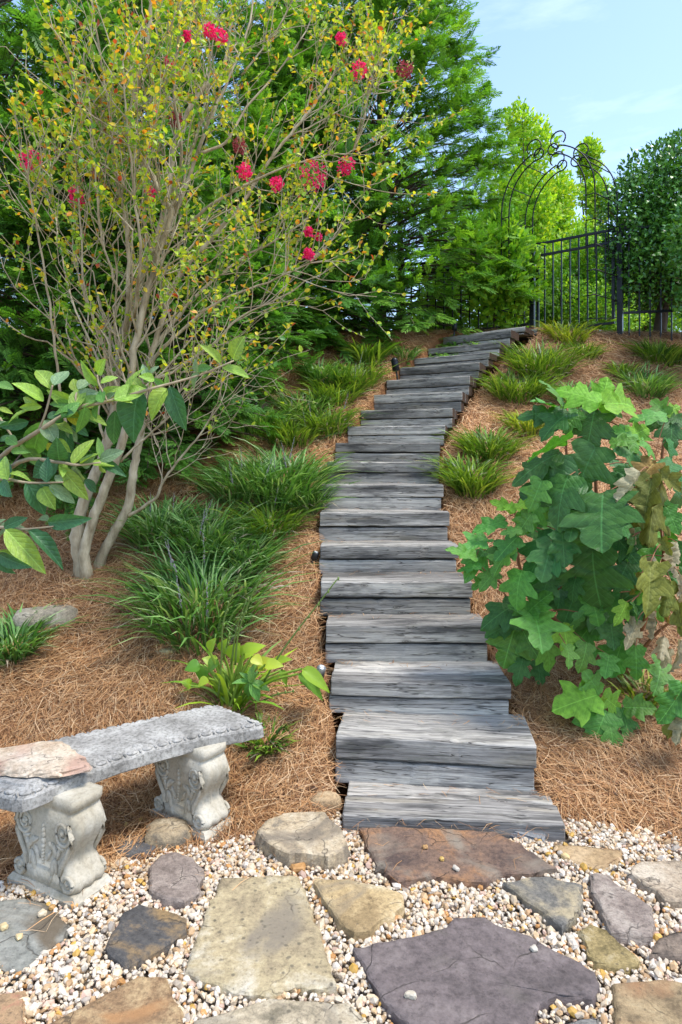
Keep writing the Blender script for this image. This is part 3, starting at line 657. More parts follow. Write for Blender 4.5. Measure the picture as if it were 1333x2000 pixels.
for lab, px, py, rx, ry, rz, mt, sd in rk:
    c = ground(px, py); r = np.random.default_rng(sd)
    v = EGG_V.copy(); nn = np.sign(v) * np.abs(v) ** 0.75
    nn = nn * (1 + 0.10 * np.sin(v[:, :1] * 4 + sd) + 0.08 * np.sin(v[:, 1:2] * 5 + 2 * sd) + r.normal(0, 0.025, (len(v), 1)))
    nn[:, 2] = np.minimum(nn[:, 2], 0.75 + 0.1 * nn[:, 0])
    g = MB(); g.add((nn * np.array([rx, ry, rz])) @ rotz(r.uniform(-.4, .4)).T, EGG_F)
    o = g.build('rock', mt, None, True); o.location = (c[0], c[1] + ry * 0.5, c[2] + rz * 0.12); tag(o, lab, 'rock')

# ------------------------------------------------------------------ gravel
def pebbles():
    g = MB(); sp = 0.0128
    gx, gy = np.meshgrid(np.arange(-1.9, 1.95, sp), np.arange(1.62, 3.0, sp)); x = gx.ravel(); y = gy.ravel()
    x = x + rng.uniform(-.5, .5, len(x)) * sp; y = y + rng.uniform(-.5, .5, len(y)) * sp
    k = (np.abs((x / y) * F) < 820) & (y < bed_line(x) + rng.normal(0.02, 0.025, len(x))) & ~((x > 0.0) & (x < 0.92) & (y > 2.73 - 0.1 * (x - .05)))
    x, y = x[k], y[k]; kk = np.ones(len(x), bool)
    for P, h in STONE_POLY: kk &= ~near_poly(P, x, y, -1) if False else ~in_poly(P, x, y)
    x, y = x[kk], y[kk]; n = len(x)
    s = np.clip(rng.lognormal(math.log(0.0076), 0.30, n), 0.0042, 0.016)
    sc3 = np.stack([s * rng.uniform(1.0, 1.5, n), s * rng.uniform(0.8, 1.1, n), s * rng.uniform(0.55, 0.9, n)], -1)
    q = norm(rng.normal(0, 1, (n, 3))); q[:, 2] = np.abs(q[:, 2]) + 0.5
    M = frames(rng.normal(0, 1, (n, 3)) * np.array([1, 1, 0.35]), norm(q)) * sc3[:, None, :]
    pal = np.array([(.52, .49, .44), (.47, .42, .35), (.50, .43, .33), (.43, .31, .19), (.47, .36, .23), (.40, .22, .085), (.35, .24, .14), (.29, .27, .25), (.43, .32, .27), (.43, .28, .07), (.55, .53, .50), (.51, .46, .39)])
    pr = np.array([.22, .15, .14, .06, .09, .035, .03, .03, .05, .025, .13, .10]); pr /= pr.sum()
    cols = pal[rng.choice(len(pal), n, p=pr)] * rng.uniform(0.8, 1.12, (n, 1)) * np.array([1.16, 1.06, .92])
    z = 0.022 + rng.uniform(0, 0.016, n) + 0.006 * wave2(x * 6, y * 6, 5) * 0.3
    # several pebble shapes: dented balls
    for v in range(6):
        r = np.random.default_rng(90 + v); t = ICO_V * (1 + r.normal(0, 0.13, (len(ICO_V), 1))); t = np.sign(t) * np.abs(t) ** r.uniform(0.6, 1.0)
        sel = np.arange(n) % 6 == v
        g.inst(t, ICO_F, M[sel], np.stack([x, y, z], -1)[sel], cols[sel])
    return g
tag(pebbles().build('gravel', M_PEBBLE, None, False), 'white and tan pebble gravel between the flagstones', 'gravel', None, 'stuff')
def pebble_on(px, py, z, s, col, lab):
    d = F * (HC - z) / (py - YH); r = np.random.default_rng(int(px * 7 + py)); t = EGG_V * (1 + r.normal(0, .035, (len(EGG_V), 1))); t = np.sign(t) * np.abs(t) ** 0.7
    t = t * (1 + .18 * np.sin(t[:, :1] * 3 + px) + .15 * np.sin(t[:, 1:2] * 4 + py))
    g = MB(); g.add((t * np.array([s * 1.05, s * .8, s * .6])) @ rotz(r.uniform(0, 3)).T, EGG_F, np.array(col) * np.array([.95, .88, .76])); o = g.build('pebble', M_PEBBLE, None, False)
    o.location = ((px - CX) / F * d, d, z + s * .5); tag(o, lab, 'pebble')
for a in ((831, 1657, .058, .011, (.42, .26, .12), 'brown loose pebble lying on the rust brown flagstone'), (863, 1680, .058, .011, (.52, .36, .12), 'ochre loose pebble lying on the rust brown flagstone'),
          (891, 1699, .058, .012, (.50, .48, .45), 'white loose pebble lying on the rust brown flagstone'), (802, 1948, .053, .014, (.52, .49, .43), 'white loose pebble lying low on the purple slab'),
          (1044, 1857, .053, .012, (.50, .48, .45), 'grey white loose pebble near the right rim of the purple slab'), (82, 1788, .038, .014, (.62, .54, .42), 'cream loose pebble on the slate by the bench plinth'),
          (103, 1775, .038, .012, (.42, .26, .10), 'brown round pebble on the slate against the bench plinth'), (38, 1834, .038, .012, (.56, .46, .28), 'yellowish loose pebble in the middle of the slate'),
          (8, 1814, .038, .014, (.56, .46, .28), 'flat yellow pebble on the slate'), (583, 1702, .03, .023, (.42, .24, .10), 'chunky orange brown stone behind the large cream flagstone'), (1106, 1677, .03, .015, (.62, .50, .28), 'yellow pebble leaning on the flat sandy flagstone')):
    pebble_on(*a)

# ------------------------------------------------------------------ pine straw
def needles(x, y, zoff, n_seed, width, lmin=.07, lmax=.17, tilt=0.16, zfun=None):
    r = np.random.default_rng(n_seed); n = len(x)
    z = (zf(x, y, True) if zfun is None else zfun(x, y)) + zoff
    e = 0.04
    gx = (zf(x + e, y, True) - zf(x - e, y, True)) / (2 * e) if zfun is None else np.zeros(n); gy = (zf(x, y + e, True) - zf(x, y - e, True)) / (2 * e) if zfun is None else np.zeros(n)
    flow = 1.1 * wave2(x * 2.2, y * 2.2, 17)
    a = flow + r.normal(0, 0.85, n)
    d = np.stack([np.cos(a), np.sin(a), gx * np.cos(a) + gy * np.sin(a) + r.normal(0, tilt, n)], -1); d = norm(d)
    nm = norm(np.stack([-gx, -gy, np.ones(n)], -1) + r.normal(0, .25, (n, 3)))
    sd = norm(np.cross(d, nm)); L = r.uniform(lmin, lmax, n); wd = width * r.uniform(.7, 1.25, n)
    bend = r.normal(0, .10, n) * L; arch = np.abs(r.normal(0, .05, n)) * L
    c = np.stack([x, y, z], -1)
    P = [c - d * (L / 2)[:, None], c + sd * bend[:, None] + nm * arch[:, None], c + d * (L / 2)[:, None]]
    V_ = np.stack([P[0] - sd * (wd * .5)[:, None], P[0] + sd * (wd * .5)[:, None], P[1] - sd * (wd * .5)[:, None], P[1] + sd * (wd * .5)[:, None], P[2] - sd * (wd * .25)[:, None], P[2] + sd * (wd * .25)[:, None]], 1)
    f = np.array([[0, 1, 3, 2], [2, 3, 5, 4]])
    pal = np.array([(.42, .235, .105), (.52, .325, .165), (.31, .155, .065), (.60, .43, .255), (.17, .08, .038), (.46, .255, .11)])
    col = pal[r.choice(6, n, p=[.23, .20, .2, .13, .13, .11])] * np.array([1.0, .96, .92]) * r.uniform(.86, 1.30, (n, 1)) * (1 + .16 * np.clip(wave2(x * 1.9, y * 1.9, 23), -1.5, 1.5))[:, None]
    return V_.reshape(-1, 3), (f[None] + (np.arange(n) * 6)[:, None, None]).reshape(-1, 4), np.repeat(col, 6, 0)
def straw():
    g = MB()
    N0 = 540000
    x = rng.uniform(-3.4, 5.2, N0); y = rng.uniform(2.2, 9.4, N0); px = x / y * F
    dens = np.clip(1.0 * (3.4 / y) ** 1.3, 0.16, 1.0)
    k = (np.abs(px) < 800) & (y > bed_line(x) + rng.normal(0.0, 0.03, N0) + 0.0) & ~stair_inside(x, y, -0.02) & (rng.uniform(0, 1, N0) < dens)
    k &= ~((x < -0.9 - 0.0 * y) & (y > 5.4)); k &= ~((x > 0.0) & (x < 0.93) & (y < 2.9))
    # piles are higher beside the stairs
    x, y = x[k], y[k]; n = len(x)
    zo = 0.002 + np.abs(rng.normal(0, .014, n)) * np.where(y < 5, 1.0, 1.2)
    v, f, c = needles(x, y, zo, 5, 0.0012 + 0.00036 * y); g.add(v, f, c)
    # a few needles and crumbs lodged at the back of the treads
    for s_, nx_ in zip(ST[:9], ST[1:10]):
        k = 26; t_ = rng.beta(.6, .6, k); q = s_['L'][None] + (s_['Rr'] - s_['L'])[None] * t_[:, None]; yb = q[:, 1] + (nx_['d'] - s_['d']) * rng.uniform(.55, .98, k); zt = s_['z']
        v, f, c = needles(q[:, 0] + .02, yb, np.full(k, .004) + rng.uniform(0, .004, k), int(1000 * zt), 0.0024, .03, .09, 0.02, lambda a, b, zt=zt: np.full(len(a), zt)); g.add(v, f, c)
    # strays blown over the stones and the edge of the gravel
    x = rng.uniform(-1.2, 1.4, 300); y = bed_line(x) - np.abs(rng.normal(0, .16, 300))
    v, f, c = needles(x, y, rng.uniform(.03, .062, 300), 6, 0.0017, .05, .11, 0.03, lambda a, b: np.zeros(len(a))); g.add(v, f, c)
    return g
tag(straw().build('pine_straw', M_STRAW, None, False), 'fallen orange brown pine straw covering the garden beds', 'pine straw', None, 'stuff')

# fallen leaves and bark flakes lying on the straw
x = rng.uniform(-2.6, 3.6, 1500); y = rng.uniform(2.4, 8.2, 1500); k = (np.abs(x / y * F) < 760) & (y > bed_line(x) + .05) & ~stair_inside(x, y, -.03); x, y = x[k], y[k]; n = len(x)
tv = np.array([[0, 0, 0], [-.3, .4, .12], [.3, .45, .10], [0, 1, -.1], [0, .5, .0]]); tf = np.array([[0, 4, 1], [0, 2, 4], [1, 4, 3], [4, 2, 3]])
a = rng.uniform(0, 2 * PI, n); M = frames(np.stack([np.cos(a), np.sin(a), rng.normal(.3, .2, n)], -1), rng.normal(0, .35, (n, 3)) + np.array([0, -.3, 1])) * (rng.uniform(.015, .042, n))[:, None, None]
pal = np.array([(.10, .05, .028), (.20, .10, .05), (.30, .17, .09), (.07, .04, .025), (.42, .33, .20), (.45, .32, .10)])
g = MB(); g.inst(tv, tf, M, np.stack([x, y, zf(x, y, True) + .018], -1), pal[rng.choice(6, n, p=[.25, .25, .22, .12, .1, .06])])
tag(g.build('leaf_litter', M_STRAW, None, False), 'small fallen brown leaves and bark flakes scattered over the straw', 'leaf litter', None, 'stuff')

# ------------------------------------------------------------------ grass-like clumps (liriope)
def blade_mesh(g, base, n, rad, hgt, seed, pal, pr, lean=0.9, wid=0.0075, segs=4, dead=0.0, slope=True):
    r = np.random.default_rng(seed)
    a = r.uniform(0, 2 * PI, n); rr = rad * np.sqrt(r.uniform(0, 1, n))
    o = np.stack([np.cos(a) * rr, np.sin(a) * rr, np.zeros(n)], -1)
    P0 = base + o
    P0[:, 2] = zf(P0[:, 0], P0[:, 1], True) - 0.01
    an = a + r.normal(0, .7, n); tilt = r.uniform(.15, lean, n) * (0.45 + 0.75 * rr / rad)
    L = hgt * r.uniform(.65, 1.25, n)
    d = np.stack([np.cos(an), np.sin(an), np.zeros(n)], -1); sd = np.stack([-np.sin(an), np.cos(an), np.zeros(n)], -1) + r.normal(0, .3, (n, 3)); sd = norm(sd)
    dd = r.uniform(0, 1, n) < dead
    drop = r.uniform(.35, .95, n) + np.where(dd, .35, 0); L = L * np.where(dd, .72, 1); 
    W = wid * 1.85 * r.uniform(.7, 1.2, n); rows = []; cr_ = []
    col = pal[r.choice(len(pal), n, p=pr)] * r.uniform(.75, 1.2, (n, 1)); col[dd] = np.array((.38, .32, .24)) * r.uniform(.7, 1.2, (dd.sum(), 1))
    for j in range(segs + 1):
        t = j / segs
        c = P0 + d * (L * (tilt * t + .55 * drop * t * t))[:, None] + np.array([0, 0, 1.0]) * (L * (t - .62 * drop * t ** 2.4))[:, None]
        ww = (W * (0.7 + .6 * t) * (1 - t ** 3) + .0006)[:, None]
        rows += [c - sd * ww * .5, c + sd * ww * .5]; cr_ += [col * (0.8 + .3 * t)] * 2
    V_ = np.stack(rows, 1); m_ = len(rows); f = np.array([[2 * j, 2 * j + 1, 2 * j + 3, 2 * j + 2] for j in range(segs)])
    g.add(V_.reshape(-1, 3), (f[None] + (np.arange(n) * m_)[:, None, None]).reshape(-1, 4), np.stack(cr_, 1).reshape(-1, 3))
DK = np.array([(.07, .17, .03), (.10, .24, .045), (.16, .33, .08), (.24, .41, .13), (.36, .50, .22)]); DKP = [.24, .26, .22, .16, .12]
LT = np.array([(.09, .19, .02), (.15, .27, .03), (.22, .35, .045), (.30, .42, .06), (.07, .15, .025)]); LTP = [.25, .28, .22, .12, .13]
YL = np.array([(.20, .30, .03), (.30, .40, .04), (.42, .48, .06), (.13, .22, .03)]); YLP = [.3, .3, .2, .2]
spike_me = None
M_SPIKE = simple_mat('liriope_flower', (0.27, 0.25, 0.25), 0.6)
def spike_mesh():
    g = MB(); V_, f = tube([(0, 0, 0), (0, .004, .16), (.004, .006, .30)], [.0018, .0016, .001], 4, False); g.add(V_, f)
    r = np.random.default_rng(3)
    for z in np.linspace(.15, .30, 16):
        for q in range(4):
            a = r.uniform(0, 6.28); s = .0055 * (1.25 - (z - .15) / .2) * r.uniform(.5, 1.3); q_ = r.uniform(.003, .012); g.add(ICO_V * s + np.array([math.cos(a) * q_, math.sin(a) * q_ + .005, z + r.normal(0, .006)]), ICO_F)
    o = g.build('flower_spike', M_SPIKE); me = o.data; bpy.data.objects.remove(o); return me
spike_me = spike_mesh()
def clump(px, py, rpx, hpx, tone, label, n=300, spikes=0, name='liriope_clump', cat='grass clump', wid=.0075, dead=0.08, seed=None, group='grass clumps on the slope', lean=.9):
    c = ground(px, py); sc_ = c[1] / F; rad = rpx * sc_; h = hpx * sc_
    c = c + np.array([0, rad * .35, 0]); c[2] = zf(c[0], c[1], True)
    e = empty(name, c, label, cat, group); g = MB(); seed = seed or int(px * 3 + py)
    pal, pr = {'d': (DK, DKP), 'l': (LT, LTP), 'y': (YL, YLP)}[tone]
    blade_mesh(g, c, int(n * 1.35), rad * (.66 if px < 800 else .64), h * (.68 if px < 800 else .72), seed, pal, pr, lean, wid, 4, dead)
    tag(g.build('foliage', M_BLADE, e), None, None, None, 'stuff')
    r = np.random.default_rng(seed + 1)
    for k in range(int(spikes * .6 + .5)):
        a = r.uniform(0, 6.28); q = rad * .6 * math.sqrt(r.uniform(0, 1)); o = bpy.data.objects.new('flower_spike', spike_me); COL.objects.link(o); o.parent = e
        ox, oy = q * math.cos(a), q * math.sin(a)
        o.location = (ox, oy, float(zf(c[0] + ox, c[1] + oy, True)) - c[2]); s = h * r.uniform(.5, .78) / .30; o.scale = (s * .42, s * .42, s); o.rotation_euler = (r.normal(0, .2), r.normal(0, .2), a)
    return e
CL = [(385, 1240, 150, 190, 'd', 'largest dark green grass clump beside the hosta, its skirt dry', 620, 9, .12), (305, 1070, 80, 130, 'd', 'dark grass clump beside the crepe myrtle trunk', 320, 4, .06),
      (395, 1090, 85, 135, 'd', 'dark grass clump between the myrtle trunk clump and the steps clump', 340, 4, .05), (475, 1115, 70, 110, 'd', 'mid green grass clump above the hosta flower stalks', 260, 1, .06),
      (545, 985, 105, 140, 'd', 'wide dark grass clump spilling over the left end of the steps', 480, 6, .05), (470, 985, 75, 130, 'd', 'dark grass clump left of the wide spilling one', 300, 4, .05),
      (525, 1050, 75, 100, 'l', 'lower bright grass clump in front of the wide spilling one', 280, 1, .06), (600, 1000, 50, 95, 'd', 'small grass clump touching the left timber ends', 200, 1, .12),
      (500, 850, 65, 85, 'd', 'green grass clump near the reddish edging stone', 280, 4, .05), (570, 870, 75, 90, 'l', 'green grass clump halfway up left of the steps with lilac spikes', 320, 4, .06),
      (640, 850, 60, 85, 'l', 'grass clump against the middle steps with dry leaves below', 260, 2, .12), (590, 815, 60, 75, 'd', 'grass clump in the second row behind the middle steps clump', 240, 3, .05),
      (655, 790, 65, 80, 'l', 'bright grass clump below the black path light', 280, 2, .05), (695, 760, 60, 75, 'l', 'uppermost bright grass clump of the left hand row', 260, 3, .05),
      (650, 755, 45, 70, 'd', 'dark narrow grass clump behind the upper row', 180, 1, .05), (15, 1290, 60, 120, 'd', 'bright green grass clump beside the lichen covered rock', 260, 0, .04),
      (517, 1470, 50, 70, 'l', 'small grass clump behind the far end of the bench', 130, 0, .08),
      (925, 965, 70, 95, 'l', 'lowest yellow green grass clump right of the steps', 330, 0, .05), (960, 900, 65, 85, 'l', 'second yellow green grass clump right of the steps', 300, 0, .05),
      (1035, 850, 50, 70, 'y', 'small yellow grass clump behind the hydrangea top', 200, 0, .06), (1015, 785, 68, 85, 'l', 'dense green grass clump high on the slope right of the steps', 330, 0, .05),
      (1065, 735, 80, 85, 'l', 'broad green grass clump near the top of the steps', 380, 0, .08), (1115, 668, 55, 50, 'y', 'yellow grass clump at the crest in front of the gate', 260, 0, .08), (1145, 700, 38, 50, 'l', 'small grass clump just below the crest clump', 150, 0, .1),
      (1300, 712, 55, 70, 'l', 'bright round grass clump alone below the holly', 280, 0, .05), (1220, 735, 28, 45, 'l', 'tiny grass tuft alone in the straw', 90, 0, .05), (1270, 775, 55, 75, 'd', 'dark grass clump behind the right hydrangea stems', 260, 0, .12),
      (1140, 800, 60, 75, 'd', 'dark grass clump hidden behind the hydrangea top leaves', 240, 0, .12), (1265, 1385, 55, 70, 'y', 'thin yellow green grass tuft beside the hydrangea seedling', 90, 0, .05)]
for px, py, rp, hp, tn, lab, n_, sp_, dd_ in CL: clump(px, py, rp, hp, tn, lab, n_, sp_, dead=dd_)
clump(722, 712, 40, 75, 'l', 'strap leaved daylily clump behind the black path light', 90, 0, 'daylily_clump', 'daylily', .016, 0, None, None, .8)
clump(620, 752, 34, 75, 'd', 'dark strap leaved clump under the conifers', 80, 0, 'daylily_clump', 'daylily', .013, .05, None, None, .6)
clump(795, 700, 32, 38, 'd', 'fine dry tipped tuft at the foot of the tall conifer', 120, 0, 'grass_tuft', 'grass clump', .008, .25)

# ------------------------------------------------------------------ leaf templates (y runs from stalk to tip, length 1)
def leaf_tpl(outline, curve=.18, fold=.12, puck=.015, seed=0, roll=0.0):
    r = np.random.default_rng(seed); h = np.array(outline, float); n = len(h); t = np.linspace(0, 1, n)
    mid = np.column_stack([np.zeros(n), t * h[-1, 1]])
    V_ = []; idx = lambda s, j, k: (j * 5) + (2 + s * k)
    for j in range(n):
        for s, k in ((-1, 2), (-1, 1), (0, 0), (1, 1), (1, 2)):
            p = mid[j] if k == 0 else (mid[j] * (1 - k / 2) + np.array([s * h[j, 0], h[j, 1]]) * (k / 2))
            x, y = p; zz = -curve * y * y + fold * abs(x) - roll * x * x * 3 + (r.normal(0, puck) if k else 0)
            V_.append((x, y, zz))
    f = np.array([(j * 5 + q, j * 5 + q + 1, j * 5 + 6 + q, j * 5 + 5 + q) for j in range(n - 1) for q in range(4)])
    return np.array(V_), f
OAK = [(0, 0), (.06, -.03), (.17, -.06), (.29, -.02), (.41, .04), (.45, .11), (.41, .19), (.33, .25), (.27, .30), (.34, .34), (.44, .41), (.52, .52), (.56, .63), (.46, .63), (.35, .62), (.25, .64), (.23, .69), (.27, .76), (.24, .84), (.16, .91), (.08, .96), (0, 1)]
def oak_variant(seed, **kw):
    r = np.random.default_rng(seed); o = [(max(0, x * r.uniform(.9, 1.1) + (r.normal(0, .012) if 0 < i_ < len(OAK) - 1 else 0)), y + (r.normal(0, .010) if 0 < i_ < len(OAK) - 1 else 0)) for i_, (x, y) in enumerate(OAK)]
    o[0] = (0, 0); o[-1] = (0, 1); return leaf_tpl(o, seed=seed, **kw)
OVAL = [(0, 0)] + [(.30 * math.sin(PI * t ** .82) ** .85, t) for t in np.linspace(.06, .95, 11)] + [(0, 1)]
def mesh_of(name, tpl, mat, col=(1, 1, 1)):
    g = MB(); g.add(tpl[0], tpl[1], col); o = g.build(name, mat); me = o.data; bpy.data.objects.remove(o); return me
def place_leaf(name, me, root, base, tip, nrm, width=1.0):
    """a leaf object from base to tip; width is a factor on the template's own width"""
    y = np.array(tip) - np.array(base); L = np.linalg.norm(y); M = frames(y[None], np.array(nrm, float)[None])[0]
    o = bpy.data.objects.new(name, me); COL.objects.link(o); o.parent = root
    M4 = Matrix(((M[0, 0] * L * width, M[0, 1] * L, M[0, 2] * L, base[0] - root.location[0]), (M[1, 0] * L * width, M[1, 1] * L, M[1, 2] * L, base[1] - root.location[1]), (M[2, 0] * L * width, M[2, 1] * L, M[2, 2] * L, base[2] - root.location[2]), (0, 0, 0, 1)))
    o.matrix_basis = M4; return o

# ------------------------------------------------------------------ oakleaf hydrangea
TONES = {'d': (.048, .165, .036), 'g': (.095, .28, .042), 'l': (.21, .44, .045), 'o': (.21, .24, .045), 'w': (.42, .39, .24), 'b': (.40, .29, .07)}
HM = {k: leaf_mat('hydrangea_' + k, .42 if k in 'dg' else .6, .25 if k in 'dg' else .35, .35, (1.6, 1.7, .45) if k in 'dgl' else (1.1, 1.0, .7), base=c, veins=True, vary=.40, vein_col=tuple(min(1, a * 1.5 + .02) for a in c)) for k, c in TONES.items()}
HME = {}
for k in TONES:
    for v in range(4):
        kw = dict(curve=.22 + .12 * v, fold=(.10, -.16, .24, -.08)[v], puck=.022) if k in 'dgl' else dict(curve=.25, fold=(-.5, .55, -.75, .4)[v], puck=.04)
        HME[k, v] = mesh_of('hydrangea_leaf', oak_variant(200 + v, **kw), HM[k])
def reg5(u, v): return 850 + u * .4, 700 + v * .4
def clear(px, py, d, m=.04): return min(d, ground(px, py)[1] - m)          # keeps a leaf in front of the slope
HL = [(800, 240, 865, 95, 1.1, 'l'), (790, 215, 610, 125, .8, 'l'), (830, 225, 1030, 190, .7, 'l'), (630, 235, 600, 85, .7, 'g'), (600, 245, 485, 180, .8, 'g'), (610, 265, 420, 250, .7, 'd'), (650, 270, 520, 335, .9, 'd'),
      (780, 255, 750, 380, 1.7, 'd'), (850, 250, 925, 275, .9, 'g'), (700, 260, 640, 340, 1., 'g'), (1130, 275, 1055, 185, .8, 'g'), (1130, 285, 995, 245, .7, 'g'), (1140, 285, 1215, 300, .9, 'd'), (1130, 265, 1215, 220, .7, 'l'), (1115, 290, 1045, 335, .9, 'd'), (1150, 300, 1180, 400, 1., 'd'),
      (640, 405, 435, 455, .9, 'g'), (600, 465, 375, 565, .6, 'd'), (780, 440, 700, 600, 1.5, 'd'), (900, 430, 1060, 485, .9, 'd'), (950, 385, 1065, 325, .7, 'l'), (1010, 400, 1105, 470, .8, 'g'), (1130, 400, 1190, 500, .9, 'd'), (1100, 500, 1215, 560, .9, 'd'), (860, 420, 980, 380, .8, 'g'), (900, 330, 1000, 420, .9, 'g'),
      (690, 575, 425, 645, 1.0, 'd'), (650, 575, 560, 750, .9, 'd'), (820, 665, 800, 860, 1.45, 'd'), (780, 680, 645, 765, .9, 'd'), (850, 685, 965, 740, .9, 'd'), (600, 865, 420, 1000, 1.0, 'd'), (620, 850, 640, 1010, .9, 'd'), (570, 890, 535, 1050, .9, 'd'),
      (770, 940, 770, 1180, 1.25, 'd'), (500, 700, 450, 840, .9, 'g'), (470, 760, 400, 860, .9, 'g'), (400, 875, 300, 960, .9, 'g'), (370, 940, 265, 1015, .9, 'g'), (425, 1040, 365, 1180, 1.1, 'g'), (340, 795, 185, 832, .6, 'g'), (420, 835, 330, 838, .7, 'g'),
      (250, 880, 160, 890, .8, 'g'), (250, 940, 165, 1000, .7, 'g'), (200, 970, 75, 918, .5, 'g'), (220, 1010, 108, 1016, .5, 'g'), (250, 1070, 190, 1115, .8, 'g'), (300, 1040, 230, 1090, .9, 'g'), (390, 740, 268, 690, .5, 'l'), (400, 730, 465, 690, .7, 'l'), (395, 745, 330, 700, .6, 'l'), (330, 900, 300, 990, .9, 'd'),
      (455, 1240, 555, 1130, 1.1, 'g'), (450, 1245, 370, 1195, .9, 'g'), (480, 1245, 530, 1330, 1.2, 'g'), (400, 1200, 245, 1265, .8, 'd'), (405, 1285, 245, 1335, .8, 'd'), (395, 1300, 325, 1500, 1.05, 'g'), (430, 1330, 480, 1450, .9, 'g'), (530, 1370, 605, 1510, 1.0, 'g'), (550, 1350, 480, 1390, .9, 'd'),
      (625, 1300, 655, 1400, 1.4, 'l'), (640, 1400, 680, 1490, .9, 'g'), (740, 1390, 735, 1510, .9, 'g'), (680, 1170, 630, 1270, 1.3, 'd'), (760, 1150, 805, 1290, 1.1, 'g'), (850, 1150, 885, 1260, 1., 'd'), (700, 1240, 720, 1330, 1., 'd'), (850, 1450, 835, 1550, 1.0, 'g'), (980, 1410, 990, 1570, .8, 'g'), (1100, 1480, 1115, 1600, .8, 'g'),
      (430, 1460, 405, 1570, .8, 'd'), (500, 1480, 520, 1590, .8, 'd'), (900, 890, 985, 990, 1., 'd'), (940, 1000, 895, 1110, 1., 'd'), (960, 870, 1005, 970, .9, 'g'), (860, 1300, 875, 1410, .9, 'd'), (560, 1060, 520, 1160, 1.0, 'd'), (600, 1080, 640, 1190, 1., 'd'), (690, 1070, 650, 1160, 1., 'd'), (880, 760, 960, 860, 1., 'd'), (700, 770, 640, 850, 1., 'd'), (520, 600, 470, 720, .9, 'g'),
      (1070, 510, 985, 600, .9, 'b'), (1000, 555, 925, 700, .6, 'w'), (1060, 590, 1000, 800, .7, 'o'), (1075, 610, 1050, 890, .55, 'o'), (1095, 560, 1215, 640, .7, 'o'), (1105, 580, 1165, 750, .7, 'o'), (1080, 650, 1100, 750, .8, 'g'), (950, 760, 1015, 925, .5, 'w'), (1040, 800, 1060, 910, .6, 'o'), (1130, 725, 1195, 850, .8, 'g'),
      (1110, 880, 1150, 960, .8, 'o'), (1060, 975, 1100, 1175, .4, 'w'), (1050, 1000, 1060, 1235, .6, 'o'), (1150, 950, 1215, 1060, .7, 'w'), (1000, 1050, 965, 1160, .7, 'o'), (1150, 1090, 1120, 1255, .6, 'o'), (1130, 1200, 1130, 1285, .5, 'b'), (1080, 1240, 1090, 1375, .5, 'w'), (1180, 1190, 1215, 1360, .6, 'o'), (1120, 1360, 1105, 1450, .6, 'w'),
      (1190, 1380, 1180, 1545, .5, 'w'), (1150, 1420, 1115, 1510, .6, 'w'), (980, 1290, 940, 1400, .6, 'w'), (970, 1370, 985, 1435, .5, 'w'), (935, 1190, 915, 1270, .7, 'l'), (1180, 900, 1210, 1000, .8, 'w'), (1200, 1060, 1215, 1200, .7, 'w'), (1130, 820, 1180, 900, .7, 'd'), (1190, 620, 1230, 760, .9, 'd'), (960, 1190, 1010, 1290, .8, 'd'), (1010, 1120, 1040, 1200, .8, 'g')]
hy = ground(1205, 1322); hyd = empty('hydrangea_bush', hy, 'big oakleaf hydrangea with large lobed leaves and wilted tan ones', 'hydrangea')
r_ = np.random.default_rng(77)
def hyd_depth(px, py):
    q = ((px - 1190) / 300) ** 2 + ((py - 1040) / 330) ** 2; return hy[1] + 0.02 - 0.50 * math.sqrt(max(0, 1 - q))
STEMS = []
for k_, (bx, by, tx, ty, wd, tn) in enumerate(HL):
    b = reg5(bx, by); t_ = reg5(tx, ty); d0 = hyd_depth(*b) + r_.normal(0, .075) + (0.08 if tn == 'd' else 0)
    d1 = clear(*t_, d0 - (.06 if ty > by else -.02) + r_.normal(0, .04), .06); d0 = clear(*b, d0)
    P, Q = at(*b, d0), at(*t_, d1)
    nrm_ = np.array([r_.normal(0, .42), -.68 + r_.normal(0, .3), .90]) if tn in 'dg' else (np.array([r_.normal(0, .15), -.95, .3]) if tn == 'l' else np.array([r_.normal(0, .5), -.8, .35 + r_.normal(0, .3)]))
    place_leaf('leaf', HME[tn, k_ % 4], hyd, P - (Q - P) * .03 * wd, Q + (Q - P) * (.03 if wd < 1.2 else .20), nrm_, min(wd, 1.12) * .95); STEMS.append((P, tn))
for k_ in range(46):                                              # the leaves further inside and behind
    a = r_.uniform(0, 2 * PI); q = math.sqrt(r_.uniform(0, 1)); px, py = 1215 + 170 * q * math.cos(a), 1050 + 220 * q * math.sin(a)
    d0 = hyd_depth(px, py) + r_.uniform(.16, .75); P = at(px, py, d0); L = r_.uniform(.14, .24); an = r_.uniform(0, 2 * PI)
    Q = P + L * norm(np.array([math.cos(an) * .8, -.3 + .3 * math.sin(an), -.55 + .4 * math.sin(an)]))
    place_leaf('leaf', HME[('d', 'g', 'd')[k_ % 3], k_ % 4], hyd, P, Q, (r_.normal(0, .3), -.6, .9), r_.uniform(.8, 1.1)); STEMS.append((P, 'd'))
